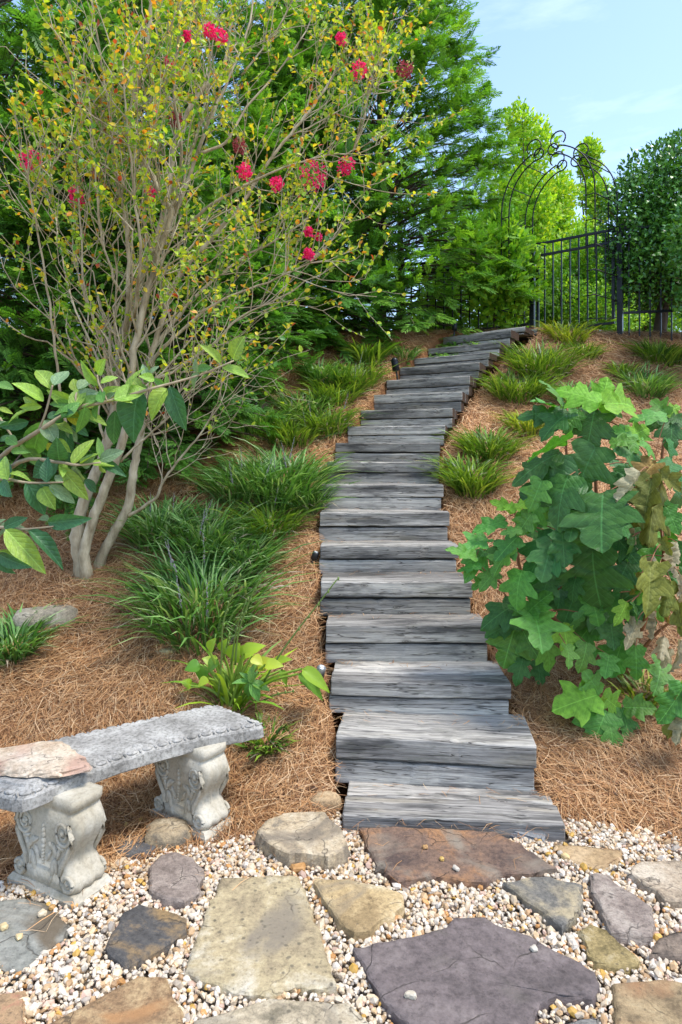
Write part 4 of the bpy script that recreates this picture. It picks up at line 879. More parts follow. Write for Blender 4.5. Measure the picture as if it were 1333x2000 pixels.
canes = [[(1205, 1322, .0), (1200, 1230, .0), (1180, 1100, -.05), (1165, 960, -.08), (1163, 860, -.1), (1168, 790, -.12)], [(1210, 1325, .05), (1200, 1200, .1), (1130, 1050, .05), (1108, 900, .0), (1106, 800, -.05)],
         [(1215, 1320, .1), (1240, 1180, .1), (1280, 1000, .1), (1295, 880, .05), (1303, 810, .0)], [(1195, 1320, .05), (1130, 1260, -.05), (1060, 1200, -.1), (1010, 1195, -.1)], [(1190, 1318, .1), (1100, 1230, .05), (1020, 1120, .05), (1010, 1030, .0), (1005, 990, 0)], [(1190, 1318, .1), (1080, 1220, .1), (960, 1120, .1), (942, 1060, .1)],
         [(1215, 1322, .0), (1250, 1240, -.15), (1290, 1120, -.25), (1296, 1060, -.3), (1275, 930, -.35), (1275, 910, -.33)], [(1220, 1322, .0), (1275, 1245, -.1), (1330, 1200, -.2)]]
CP = []
for c_ in canes:
    P = smooth_path([at(px, py, hy[1] + .0 + dz) for px, py, dz in c_], 5); P[0, 2] = float(zf(P[0, 0], P[0, 1], True)) - .02; V_, f = tube(P, np.linspace(.014, .006, len(P)), 6)
    g = MB(); g.add(V_, f); g.build('stem', M_HBARK, hyd); CP.append(P)
CPA = np.concatenate(CP); g = MB()
for P, tn in STEMS:
    j = np.argmin(np.linalg.norm(CPA + np.array([0, 0, .02]) - P, axis=1)); A = CPA[j]
    if np.linalg.norm(A - P) > .02:
        V_, f = tube(smooth_path([A, (A + P) / 2 + np.array([0, 0, .02]), P], 3), .0028, 4, False); g.add(V_, f)
tag(g.build('leaf_stalk', M_HBARK, hyd), None, None, None, 'stuff')
# the seedling in front of it and the branch at the right edge
sd_ = ground(1172, 1412); seed_h = empty('hydrangea_seedling', sd_, 'low young hydrangea with seven fresh green leaves in the straw', 'hydrangea')
top = at(1165, 1362, sd_[1] - .02)
for k_, (bx, by, tx, ty, wd, tn) in enumerate([(790, 1645, 585, 1705, .9, 'l'), (800, 1640, 760, 1535, 1.1, 'g'), (820, 1655, 930, 1715, 1.2, 'l'), (835, 1720, 785, 1880, 1.15, 'g'), (925, 1705, 1075, 1700, .9, 'g'), (910, 1710, 965, 1850, .9, 'g'), (800, 1670, 825, 1725, 1.2, 'l'), (850, 1780, 890, 1900, .8, 'd')]):
    P = at(*reg5(bx, by), clear(*reg5(bx, by), sd_[1] - .05 + .03 * (k_ % 3), .08)); Q = at(*reg5(tx, ty), clear(*reg5(tx, ty), sd_[1] - .10 + .04 * (k_ % 4), .06)); place_leaf('leaf', HME[tn if tn != 'd' else 'g', k_ % 4], seed_h, P, Q, (0, -.8, .65), wd)
for q in (-.02, .02):
    V_, f = tube(smooth_path([sd_ + np.array([q, 0, -.01]), (sd_ + top) / 2 + np.array([q * 1.5, 0, 0]), top], 4), .004, 5); g = MB(); g.add(V_, f); g.build('stem', M_HBARK, seed_h)
sb = ground(1372, 1475); side_h = empty('hydrangea_seedling', sb, 'drooping olive leaved hydrangea shoot right of the seedling', 'hydrangea')
for k_, (bx, by, tx, ty, wd, tn) in enumerate([(1215, 1600, 1105, 1790, .7, 'g'), (1210, 1610, 1190, 1720, .7, 'o'), (1220, 1690, 1150, 1870, .7, 'o'), (1230, 1600, 1290, 1750, .8, 'o'), (1225, 1720, 1195, 1890, .5, 'w'), (1230, 1760, 1240, 1900, .6, 'w'), (1240, 1580, 1180, 1650, .8, 'l')]):
    P = at(*reg5(bx, by), clear(*reg5(bx, by), sb[1] - .12 + .02 * (k_ % 3), .08)); Q = at(*reg5(tx, ty), clear(*reg5(tx, ty), sb[1] - .16 + .03 * (k_ % 4), .06)); place_leaf('leaf', HME[tn, k_ % 4], side_h, P, Q, (0, -.9, .4), wd)
V_, f = tube(smooth_path([sb, sb + (0, -.04, .12), at(*reg5(1225, 1600), sb[1] - .12)], 4), .005, 5); g = MB(); g.add(V_, f); g.build('stem', M_HBARK, side_h)

# ------------------------------------------------------------------ viburnum reaching in from the left
VT = {'d': (.045, .15, .055), 'g': (.13, .30, .055), 'l': (.25, .41, .055), 'y': (.19, .30, .15), 'k': (.48, .48, .04)}
VM = {k: leaf_mat('viburnum_' + k, .38, .28, .45, (1.5, 1.5, .5), base=c, veins=True, vary=.3, vein_col=tuple(min(1, a * 1.5 + .03) for a in c)) for k, c in VT.items()}
VME = {(k, v): mesh_of('viburnum_leaf', leaf_tpl(OVAL, curve=(.28, .45, .16)[v], fold=(.32, .52, .24)[v], puck=.009, seed=300 + v), VM[k]) for k in VT for v in range(3)}
VL = [(1215, 165, 1245, 55, 1.25, 'l'), (1150, 185, 1068, 78, .6, 'l'), (1160, 205, 1287, 238, .6, 'l'), (1030, 235, 1008, 170, .9, 'y'), (1040, 235, 985, 305, 1.0, 'y'), (1030, 218, 1085, 203, .6, 'g'), (888, 305, 948, 520, .75, 'd'), (870, 315, 770, 432, 1.0, 'l'), (880, 300, 860, 243, .9, 'l'), (860, 300, 798, 268, .9, 'g'),
      (728, 325, 652, 545, 1.15, 'd'), (775, 312, 838, 332, .7, 'l'), (740, 320, 676, 248, .8, 'l'), (770, 272, 742, 188, .8, 'y'), (780, 240, 822, 198, .9, 'y'), (805, 268, 748, 248, .9, 'l'), (520, 300, 415, 203, .6, 'l'), (510, 240, 532, 172, 1.1, 'l'), (525, 290, 612, 243, .6, 'l'), (538, 352, 598, 308, .9, 'l'), (545, 376, 592, 338, .7, 'y'),
      (400, 332, 378, 262, 1.2, 'l'), (408, 322, 468, 256, 1.1, 'y'), (398, 352, 508, 333, .8, 'y'), (395, 402, 255, 338, .8, 'l'), (390, 412, 250, 380, .6, 'g'), (410, 430, 552, 492, .6, 'l'), (420, 412, 548, 378, .6, 'l'), (268, 322, 198, 188, .9, 'l'), (284, 300, 348, 212, 1.0, 'y'), (230, 382, 105, 278, .8, 'l'), (220, 412, 98, 412, .6, 'l'), (215, 420, 108, 362, .5, 'l'),
      (160, 430, 36, 467, .7, 'l'), (152, 488, 2, 522, .7, 'd'), (230, 482, 292, 592, 1.0, 'y'), (222, 490, 153, 685, .85, 'g'), (340, 510, 342, 695, .8, 'd'), (350, 510, 398, 592, .9, 'y'), (378, 500, 452, 552, .9, 'd'), (330, 492, 314, 418, .9, 'd'), (248, 470, 312, 438, 1.0, 'd'), (602, 430, 584, 622, .6, 'd'), (380, 432, 386, 500, 1.5, 'k'),
      (300, 690, 172, 775, 1.25, 'd'), (310, 690, 294, 618, 1.0, 'd'), (390, 715, 432, 832, 1.0, 'y'), (312, 722, 452, 892, .65, 'l'), (440, 790, 512, 857, .8, 'd'), (430, 722, 472, 678, 1.0, 'y'), (520, 690, 632, 640, .9, 'y'), (525, 682, 518, 573, .6, 'g'), (520, 700, 632, 745, .7, 'd'), (520, 710, 542, 752, 1.0, 'l'),
      (140, 800, 238, 965, .85, 'd'), (220, 830, 266, 927, 1.2, 'l'), (255, 820, 392, 908, .7, 'y'), (330, 802, 278, 768, .9, 'y'), (330, 802, 372, 768, .9, 'y'), (50, 800, -10, 872, .9, 'l'), (45, 792, -5, 665, .9, 'l'), (50, 762, 165, 772, .6, 'l'), (8, 800, 42, 872, 1.0, 'd'),
      (250, 1015, 423, 1006, .6, 'd'), (260, 1010, 183, 973, .7, 'y'), (20, 1040, 128, 990, .8, 'd'), (30, 1050, 212, 1248, .65, 'l'), (150, 1055, 332, 1198, .55, 'd'), (-5, 1162, 148, 1195, .4, 'l'), (-5, 1180, 107, 1252, .6, 'd'), (-5, 1215, 52, 1282, .8, 'd'), (-8, 290, 62, 310, .8, 'g'), (-8, 420, 62, 438, .7, 'l'), (60, 645, 132, 638, .8, 'g'), (0, 592, 68, 560, .8, 'd'), (92, 608, 20, 560, .9, 'g'), (-10, 520, 50, 480, .9, 'y'), (190, 540, 110, 600, .8, 'g'), (250, 600, 280, 650, 1.2, 'k'), (300, 580, 350, 640, 1.0, 'l')]
VR = [[(-160, 900, .35), (0, 680, .1), (200, 540, 0), (400, 420, 0), (560, 385, 0), (780, 320, .02), (930, 280, .04), (1060, 240, .06), (1220, 172, .08)], [(200, 540, 0), (240, 440, -.02), (270, 320, -.04), (275, 300, -.04)], [(400, 420, 0), (395, 360, 0), (405, 330, .02)], [(560, 385, 0), (540, 340, 0), (515, 290, 0), (508, 245, 0)], [(-140, 900, .3), (100, 700, .05), (300, 700, -.03), (400, 715, -.05), (525, 702, -.07)], [(-150, 920, .3), (-60, 800, .1), (40, 790, -.02), (150, 808, -.04), (330, 805, -.06)], [(-150, 1150, .3), (-60, 1060, .1), (0, 1040, -.02), (130, 1050, -.04), (280, 1035, -.06)], [(0, 470, .05), (60, 560, .05), (90, 612, .04)], [(780, 320, .02), (790, 290, .02), (775, 255, .02)], [(-150, 1260, .3), (-20, 1180, .02)], [(-150, 560, .3), (-20, 400, .05)]]
VD = 2.12; vloc = np.array([-1.95, 2.75, float(zf(-1.95, 2.75, True))])
vib = empty('viburnum_shrub', vloc, 'leathery leaved viburnum branches arching in above the bench', 'shrub')
reg6 = lambda u, v: (u * .375, 640 + v * .375)
hub = []
for j, p_ in enumerate(VR):
    P = smooth_path([at(*reg6(u, v), VD + dz) for u, v, dz in p_], 4); V_, f = tube(P, np.linspace(.0085 if j in (0, 4, 5, 6) else .004, .0028, len(P)), 6); g = MB(); g.add(V_, f); g.build('branch', M_VBARK, vib); hub.append(P[0])
for j in (0, 4, 5, 6, 9, 10):
    P = smooth_path([vloc + (0.02 * j - .05, 0, -.02), vloc * .5 + hub[j] * .5 + np.array([-.12, .05, .1]), hub[j]], 5); V_, f = tube(P, np.linspace(.02, .0085, len(P)), 6); g = MB(); g.add(V_, f); g.build('stem', M_VBARK, vib)
r_ = np.random.default_rng(5)
for k_, (bx, by, tx, ty, wd, tn) in enumerate(VL):
    dz = .08 * bx / 1220 - (.05 if by > 650 else 0) + r_.normal(0, .012); P = at(*reg6(bx, by), VD + dz); Q = at(*reg6(tx, ty), VD + dz + r_.normal(-.01, .035))
    nr_ = np.array([r_.normal(0, .25), -.9, .5]) if ty > by else np.array([r_.normal(0, .3), -.95, .25])
    place_leaf('leaf', VME[tn, k_ % 3], vib, P, Q + (Q - P) * .05, nr_ + np.array([r_.normal(0, .3), 0, r_.normal(0, .3)]), wd * .98)

for k_ in range(30):
    p_ = VR[(0, 0, 4, 5, 6, 0)[k_ % 6]]; t_ = r_.uniform(.12, .62 if k_ % 6 in (0, 1, 5) else .95) * (len(p_) - 1); j = int(t_); u, v, dz = np.array(p_[j]) + (np.array(p_[j + 1]) - np.array(p_[j])) * (t_ - j)
    P = at(*reg6(u, v), VD + dz + r_.normal(0, .04)); a = r_.uniform(0, 2 * PI); L = r_.uniform(.06, .11)
    Q = P + L * norm(np.array([math.cos(a), r_.normal(0, .3), math.sin(a) * .9 + .1]))
    place_leaf('leaf', VME['lgldyg'[k_ % 6], k_ % 3], vib, P, Q, np.array([r_.normal(0, .4), -.6, .7 + r_.normal(0, .4)]), r_.uniform(.7, 1.0))

# ------------------------------------------------------------------ crepe myrtle
mb_ = ground(172, 1122); myr = empty('crepe_myrtle', mb_, 'crepe myrtle with pale multi stem trunk, yellowing leaves and crimson flowers', 'tree')
MD = mb_[1]
LIMBS = [ # (px, py, depth offset) lists and start / end radius in metres
 ([(160, 1122, 0), (150, 1050, 0), (160, 990, 0), (182, 935, .0), (205, 880, .02), (222, 800, .05), (232, 700, .08), (258, 600, .1), (290, 505, .12), (318, 430, .15), (341, 294, .2), (367, 220, .25), (399, 173, .3), (440, 120, .35), (455, 20, .4)], .050, .014),
 ([(170, 1122, -.03), (166, 1070, -.05), (182, 1015, -.06), (205, 955, -.08), (228, 895, -.1), (246, 840, -.1), (254, 770, -.1), (262, 690, -.1), (280, 600, -.12), (308, 500, -.15), (333, 420, -.15), (315, 378, -.2), (294, 336, -.2), (262, 285, -.25), (257, 230, -.28), (275, 150, -.3), (292, 60, -.32), (300, -60, -.35)], .042, .010),
 ([(190, 1112, .05), (214, 1056, .04), (246, 1000, .02), (259, 940, 0), (264, 899, 0), (274, 846, 0), (277, 797, .0), (283, 740, .0), (300, 680, .02), (322, 610, .05), (341, 551, .05), (409, 472, .1), (472, 399, .1), (504, 346, .12), (567, 262, .15), (615, 205, .2), (650, 150, .25)], .040, .009),
 ([(249, 1009, .02), (300, 977, -.05), (319, 940, -.08), (349, 899, -.12), (390, 850, -.15), (420, 800, -.2)], .014, .005), ([(236, 902, -.08), (270, 868, -.12), (300, 842, -.15), (337, 809, -.2), (365, 760, -.25)], .010, .004),
 ([(283, 740, 0), (290, 700, .05), (330, 640, .1), (394, 567, .15), (472, 504, .2), (551, 462, .25), (610, 420, .3)], .020, .006), ([(283, 720, -.02), (340, 660, -.08), (420, 593, -.12), (525, 551, -.15), (604, 514, -.2)], .015, .005), ([(240, 760, .0), (320, 735, -.08), (409, 677, -.12), (472, 619, -.15), (567, 572, -.2)], .015, .005),
 ([(341, 420, .12), (388, 294, .1), (410, 236, .1), (440, 170, .12), (483, 63, .15), (500, -40, .2)], .018, .007), ([(365, 440, .1), (430, 388, .05), (525, 341, 0), (609, 310, -.05), (690, 296, -.1)], .014, .004), ([(388, 300, .1), (441, 278, .15), (483, 210, .2), (546, 136, .25), (600, 60, .3)], .014, .005),
 ([(232, 700, .08), (250, 600, -.1), (247, 446, -.2), (226, 336, -.25), (215, 220, -.3), (194, 94, -.35), (175, -30, -.4)], .018, .006), ([(222, 790, .0), (205, 690, -.12), (178, 610, -.2), (163, 560, -.25), (160, 450, -.3), (150, 340, -.35)], .014, .005), ([(160, 985, .0), (125, 800, -.2), (105, 656, -.3), (84, 504, -.4), (60, 380, -.5), (55, 320, -.55)], .012, .004), ([(225, 800, .05), (190, 700, .25), (140, 580, .4), (110, 430, .5), (100, 330, .6)], .012, .004),
 ([(262, 620, -.1), (275, 500, -.3), (262, 380, -.4), (250, 260, -.5), (240, 120, -.55)], .012, .005), ([(300, 560, .1), (330, 460, .3), (365, 330, .45), (400, 200, .55), (420, 60, .6)], .014, .005), ([(340, 420, .15), (355, 300, -.05), (340, 180, -.1), (350, 60, -.15), (360, -50, -.2)], .014, .006), ([(472, 147, .3), (540, 60, .35), (590, -40, .4)], .008, .004), ([(560, 270, .15), (630, 235, .2), (690, 200, .25), (735, 170, .3)], .007, .003), ([(260, 600, .0), (230, 560, -.2), (200, 470, -.3), (190, 380, -.4), (180, 250, -.45), (165, 130, -.5)], .010, .004)]
wood = MB(); tips = []
r_ = np.random.default_rng(21)
def twig(P0, dirv, L, rad, depth):
    """a crooked shoot that forks; its leaves are collected in tips"""
    n = 5; p = [P0]; d = norm(dirv)
    for j in range(n):
        d = norm(d + r_.normal(0, .16, 3) + np.array([0, 0, .10])); p.append(p[-1] + d * L / n)
    p = np.array(p); V_, f = tube(p, np.linspace(rad, rad * .45, n + 1), 4 if rad < .006 else 5, False); wood.add(V_, f)
    if depth <= 0 or L < .22: tips.append(p)
    else:
        for j in range(2, n + 1):
            if r_.uniform() < .8:
                sd = norm(np.cross(d, r_.normal(0, 1, 3))); twig(p[j], d * .75 + sd * r_.uniform(.45, .9), L * r_.uniform(.45, .75), rad * .6, depth - 1)
for pts, r0, r1 in LIMBS:
    P = smooth_path([at(px, py, MD + dz * 1.3) for px, py, dz in pts], 5)
    if r0 >= .04: P[0, 2] = float(zf(P[0, 0], P[0, 1], True)) - .04
    P[1:] += r_.normal(0, .003, P[1:].shape)
    g = MB(); rad = np.linspace(r0 ** .5, r1 ** .5, len(P)) ** 2 * .86
    if r0 >= .04: rad[0] *= 1.35; rad[1] *= 1.15
    V_, f = tube(P, rad, 9 if r0 > .03 else 7, True); g.add(V_, f); g.build('limb' if r0 < .04 else 'trunk', M_MYRTLE, myr)
    total = len(P)
    for j in range(int(total * .28), total):
        k_n = r_.poisson(.80 if P[j, 2] > 1.7 else .35)
        for _ in range(k_n):
            tg = norm(P[min(j + 1, total - 1)] - P[max(j - 1, 0)]); sd = norm(np.cross(tg, r_.normal(0, 1, 3)))
            twig(P[j], tg * .75 + sd * .75 + np.array([0, 0, .15]), r_.uniform(.28, .75), max(.0034, rad[j] * .34), 1)
    twig(P[-1], P[-1] - P[-3], .28, r1, 1)
tag(wood.build('twig', M_MYRTLE, myr), None, None, None, 'stuff')
LO = np.array([[0, 0, 0], [-.30, .35, .05], [0, .40, -.03], [.30, .35, .05], [-.25, .75, .02], [0, .75, -.06], [.25, .75, .02], [0, 1, -.12]])
LOF = np.array([[0, 2, 1], [0, 3, 2], [1, 2, 5], [1, 5, 4], [2, 3, 6], [2, 6, 5], [4, 5, 7], [5, 6, 7]])
pos, dr = [], []
for p in tips:
    L = np.linalg.norm(p[-1] - p[0]); hgt = p[-1, 2]
    dens = 13.5 if hgt > 2.7 else (8 if hgt > 2.15 else 1.8)
    for _ in range(int(r_.poisson(dens * (L / .3) ** .5))):
        t = r_.uniform(.25, 1) * (len(p) - 1); j = min(int(t), len(p) - 2); q = p[j] + (p[j + 1] - p[j]) * (t - j); pos.append(q); dr.append(norm(p[j + 1] - p[j]) * .5 + r_.normal(0, .6, 3))
pos = np.array(pos); dr = np.array(dr); n = len(pos)
M = frames(dr, r_.normal(0, .5, (n, 3)) + np.array([0, -.2, .8])) * r_.uniform(.026, .044, n)[:, None, None]
pal = np.array([(.26, .42, .04), (.40, .53, .045), (.60, .62, .05), (.12, .29, .045), (.72, .56, .05), (.68, .28, .04), (.50, .09, .04), (.12, .29, .08)])
top_ = np.clip((pos[:, 2] - 2.2) / 1.6, 0, 1)[:, None]
cl = np.where(r_.uniform(0, 1, (n, 1)) < .35 + .3 * top_, pal[r_.choice(8, n, p=[.20, .28, .24, .04, .13, .06, .015, .035])], pal[r_.choice(8, n, p=[.30, .20, .08, .20, .07, .06, .01, .08])]) * r_.uniform(.8, 1.2, (n, 1))
g = MB(); g.inst(LO, LOF, M, pos, cl); tag(g.build('foliage', M_LEAFC, myr, False), None, None, None, 'stuff')
print('myrtle twigs', len(tips), 'leaves', n)
FLW = [(60, 313, 24, 1), (150, 385, 20, .9), (293, 378, 14, .9), (478, 335, 17, 1), (468, 285, 16, .35), (540, 360, 15, .8), (613, 343, 32, 1), (676, 323, 19, 1), (603, 453, 10, .9), (622, 462, 8, .9), (603, 495, 11, .8), (430, 72, 17, .7), (667, 75, 12, .8), (703, 137, 18, 1), (792, 137, 18, .3), (365, 70, 10, .8), (190, 335, 18, .25), (345, 235, 16, .3), (410, 60, 14, .6), (330, 120, 10, .7)]
anch = np.concatenate(tips)
for j, (px, py, rp, s) in enumerate(FLW):
    c = at(px, py, MD - .12 + .2 * ((j * 7) % 5 - 2) / 2); rr = rp * .88 * c[1] / F; g = MB(); k_ = int(60 + rp * 7)
    u = norm(r_.normal(0, 1, (k_, 3))) * (r_.uniform(.25, 1, k_) ** .5)[:, None] * np.array([1, 1, 1.15]) * rr
    M = frames(r_.normal(0, 1, (k_, 3)), r_.normal(0, 1, (k_, 3))) * r_.uniform(.010, .018, k_)[:, None, None]
    bc = np.array((.85, .03, .19)) if s > .5 else np.array((.36, .07, .075)); cc = bc * r_.uniform(.65, 1.25, (k_, 1)) + np.array((.06, .02, .035)) * r_.uniform(0, 1, (k_, 1))
    g.inst(LO * np.array([1.6, 1, 2.5]), LOF, M, c + u, cc)
    o = g.build('flower_cluster', M_PETAL, myr, False); tag(o, None, None, None, 'stuff')
    A = anch[np.argmin(np.linalg.norm(anch - c + np.array([0, 0, -.05]), axis=1))]; V_, f = tube(smooth_path([A, (A + c) / 2 - np.array([0, 0, .02]), c], 3), .002, 4, False); g = MB(); g.add(V_, f); g.build('flower_stalk', M_MYRTLE, myr)

# ------------------------------------------------------------------ conifers
def frond(seed):
    """one flat feathery spray, length 1 along y, its branchlets alternate"""
    r = np.random.default_rng(seed); V_, f, tn = [], [], []
    def lance(a, d, L, wd, lift):
        a = np.array(a); d = np.array(d) / np.linalg.norm(d); s = np.array([d[1], -d[0], 0]); i0 = len(V_)
        V_.extend([a, a + d * L * .5 + s * wd * .68 + (0, 0, lift * .6), a + d * L + (0, 0, lift - L * .12), a + d * L * .5 - s * wd * .68 + (0, 0, lift * .6)])
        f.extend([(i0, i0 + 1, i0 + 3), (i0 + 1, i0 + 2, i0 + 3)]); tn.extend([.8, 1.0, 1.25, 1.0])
    for j in range(8):
        y = .07 + j * .105; L = (.34 * (1 - y) ** .8 + .10) * r.uniform(.75, 1.2); z = -.16 * y * y
        for s in (-1, 1): lance((0, y + (.05 if s > 0 else 0), z), (s * r.uniform(.55, .8), r.uniform(.65, .9), 0), L, .052, r.normal(.0, .025))
    lance((0, .80, -.10), (r.normal(0, .1), 1, 0), .26, .07, -.03); lance((0, .0, 0), (0, 1, 0), .85, .045, -.10)
    return np.array(V_), np.array(f), np.array(tn)
FR = [frond(400 + k) for k in range(5)]
def conifer(label, x, y, h, rad, pal, seed, nb=240, zmin=.02, size=1.0, prof=.7, front=True):
    r = np.random.default_rng(seed); z0 = float(zf(x, y, True)); e = empty('cypress_tree', (x, y, z0), label, 'conifer', 'cypress screen')
    P = np.array([[x, y, z0 - .05], [x + .02, y, z0 + h * .4], [x, y + .02, z0 + h * .75], [x + .02, y, z0 + h]])
    V_, f = tube(smooth_path(P, 4), np.linspace(.10, .012, 13), 7); g = MB(); g.add(V_, f); tk = g.build('trunk', M_CBARK, e)
    br = MB(); pos, dirs, nrm_, scl = [], [], [], []
    i_ = 0; made = 0
    while made < nb and i_ < nb * 4:
        i_ += 1; t = zmin + (1 - zmin) * r.uniform() ** 1.4; a = i_ * 2.39996 + r.normal(0, .3); o = np.array([math.cos(a), math.sin(a), 0])
        tocam = norm(np.array([-x, -y, 0])); fr = o @ tocam
        if front and fr < -.3 and r.uniform() < .75: continue
        made += 1
        L = rad * (1 - t) ** prof * r.uniform(.72, 1.0) + .12; up = -.05 + .3 * min(1, t / .25) + .55 * t + r.normal(0, .12); b0 = np.array([x, y, z0 + h * t * .97])
        ss = np.linspace(0, 1, 7); side = np.array([-o[1], o[0], 0]); bend = r.normal(0, .12)
        C = b0 + o * (L * ss)[:, None] + np.array([0, 0, 1]) * (L * (up * ss - .30 * ss ** 2))[:, None] + side * (L * bend * ss ** 2)[:, None]
        V_, f = tube(C, np.linspace(.016, .004, 7), 4, False); br.add(V_, f)
        k = int(7 + 12 * L); s_ = 1 - r.uniform(0, 1, k) ** 1.5 * min(.75, .95 / max(L, .3)); s_[0] = 1
        ci = np.clip((s_ * 6).astype(int), 0, 5); c = C[ci] + (C[ci + 1] - C[ci]) * (s_ * 6 - ci)[:, None]; tg = norm(C[ci + 1] - C[ci]); sg = np.where(np.arange(k) % 2 == 0, 1, -1)[:, None]
        d = tg * r.uniform(.5, 1, (k, 1)) + side * sg * r.uniform(.2, .95, (k, 1)) + r.normal(0, .18, (k, 3)) + np.array([0, 0, .12]); d[0] = tg[0]
        pos.append(c + r.normal(0, .02, (k, 3))); dirs.append(d); nrm_.append(np.array([0, 0, 1.0]) + o * r.uniform(.1, .8, (k, 1)) + r.normal(0, .28, (k, 3))); scl.append(size * r.uniform(.14, .27, k) * (.7 + .3 * min(1, L)))
    # shorter shoots that close the outline between the boughs
    ns = int(215 * rad * h * (1.0 if nb > 130 else .6)); tt = zmin + (1 - zmin) * r.uniform(0, 1, ns) ** 1.35; ca = math.atan2(-y, -x); aa = ca + r.uniform(-1.9, 1.9, ns); oo = np.stack([np.cos(aa), np.sin(aa), np.zeros(ns)], -1)
    lump = .90 + .11 * np.sin(aa * 5 + tt * 17 + seed) + .08 * np.sin(aa * 11 - tt * 31) + r.normal(0, .05, ns)
    rr_ = (rad * (1 - tt) ** prof + .06) * lump; sp_ = np.array([x, y, z0]) + oo * rr_[:, None] + np.array([0, 0, 1.0]) * (h * tt * .97 + .12 * rr_)[:, None]
    pos.append(sp_ - oo * .12); dirs.append(oo * .75 + np.array([0, 0, .38]) + r.normal(0, .38, (ns, 3))); nrm_.append(np.array([0, 0, .8]) + oo * r.uniform(.2, .9, (ns, 1)) + r.normal(0, .3, (ns, 3))); scl.append(size * r.uniform(.12, .23, ns))
    tag(br.build('branch', M_CBARK, tk), None, None, None, 'stuff')
    pos = np.concatenate(pos); M = frames(np.concatenate(dirs), np.concatenate(nrm_)); M = M * np.concatenate(scl)[:, None, None]
    # thin out what stands far outside the picture or on the far side of the tree
    u_, v_ = CX + F * pos[:, 0] / pos[:, 1], YH - F * (pos[:, 2] - HC) / pos[:, 1]; far_ = (pos[:, :2] - np.array([x, y])) @ norm(np.array([x, y]))
    pk = np.where((u_ < -150) | (v_ < -110), .28, 1.0) * np.where(far_ > .25, .35, np.where(far_ > -.1, .75, 1.0)); kp = r.uniform(0, 1, len(pos)) < pk
    pos, M = pos[kp], M[kp]; n = len(pos)
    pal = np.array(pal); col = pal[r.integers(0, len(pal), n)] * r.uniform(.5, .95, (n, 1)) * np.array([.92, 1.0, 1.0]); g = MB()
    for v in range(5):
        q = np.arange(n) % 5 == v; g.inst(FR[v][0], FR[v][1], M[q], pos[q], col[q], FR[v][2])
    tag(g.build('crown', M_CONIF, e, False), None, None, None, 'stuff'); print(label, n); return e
CG = [(.155, .35, .04), (.22, .44, .045), (.12, .28, .035), (.31, .54, .055)]; CD = [(.12, .29, .045), (.16, .35, .05), (.09, .23, .04), (.20, .41, .055)]; CB = [(.15, .35, .06), (.19, .41, .065), (.115, .28, .05)]
conifer('tall bright green cypress beside the top of the steps', .56, 9.6, 6.4, 2.28, CG, 501, 430, .01, 1.05, .62)
conifer('cypress behind the upper left grasses, next to the tall bright one', -.55, 8.5, 4.3, 1.35, CB, 502, 190, .0, 1.0, .6)
conifer('cypress straight behind the crepe myrtle crown', -1.75, 8.0, 6.2, 1.75, CG, 503, 260, .0, 1.05, .6)
conifer('cypress with low boughs behind the myrtle trunk', -2.05, 6.35, 4.0, 1.25, CD, 504, 200, .0, .95, .6)
conifer('dark shaded cypress beyond the viburnum', -3.35, 6.3, 6.6, 1.6, CD, 505, 260, .0, 1.0, .55)
conifer('dark cypress in the second row behind the myrtle', -3.1, 9.0, 6.8, 1.7, CD, 506, 120, .1, 1.15, .6)
conifer('outermost dark cypress of the screen', -4.9, 7.4, 6.4, 1.8, CD, 507, 170, .0, 1.15, .6)
conifer('small cypress shoot at the edge of the straw', -1.0, 6.9, 1.3, .75, CB, 508, 70, .0, .9, .6)
conifer('low cypress filling the gap behind the tall bright one', 1.0, 11.3, 3.2, 1.7, CG, 510, 80, .0, 1.25, .5)
conifer('low cypress in the second row behind the upper grasses', -1.4, 10.4, 3.4, 1.8, CD, 511, 90, .0, 1.25, .5)
conifer('young cypress sweeping the ground behind the myrtle trunk', -2.45, 5.75, 3.0, 1.15, CD, 512, 150, .0, .9, .55)
conifer('short young cypress between the myrtle trunk and the upper grasses', -1.62, 5.95, 2.3, .95, CD, 513, 120, .0, .85, .55)
conifer('second row cypress left of the tall bright one', -.75, 11.0, 5.9, 1.6, CG, 509, 110, .15, 1.2, .6)

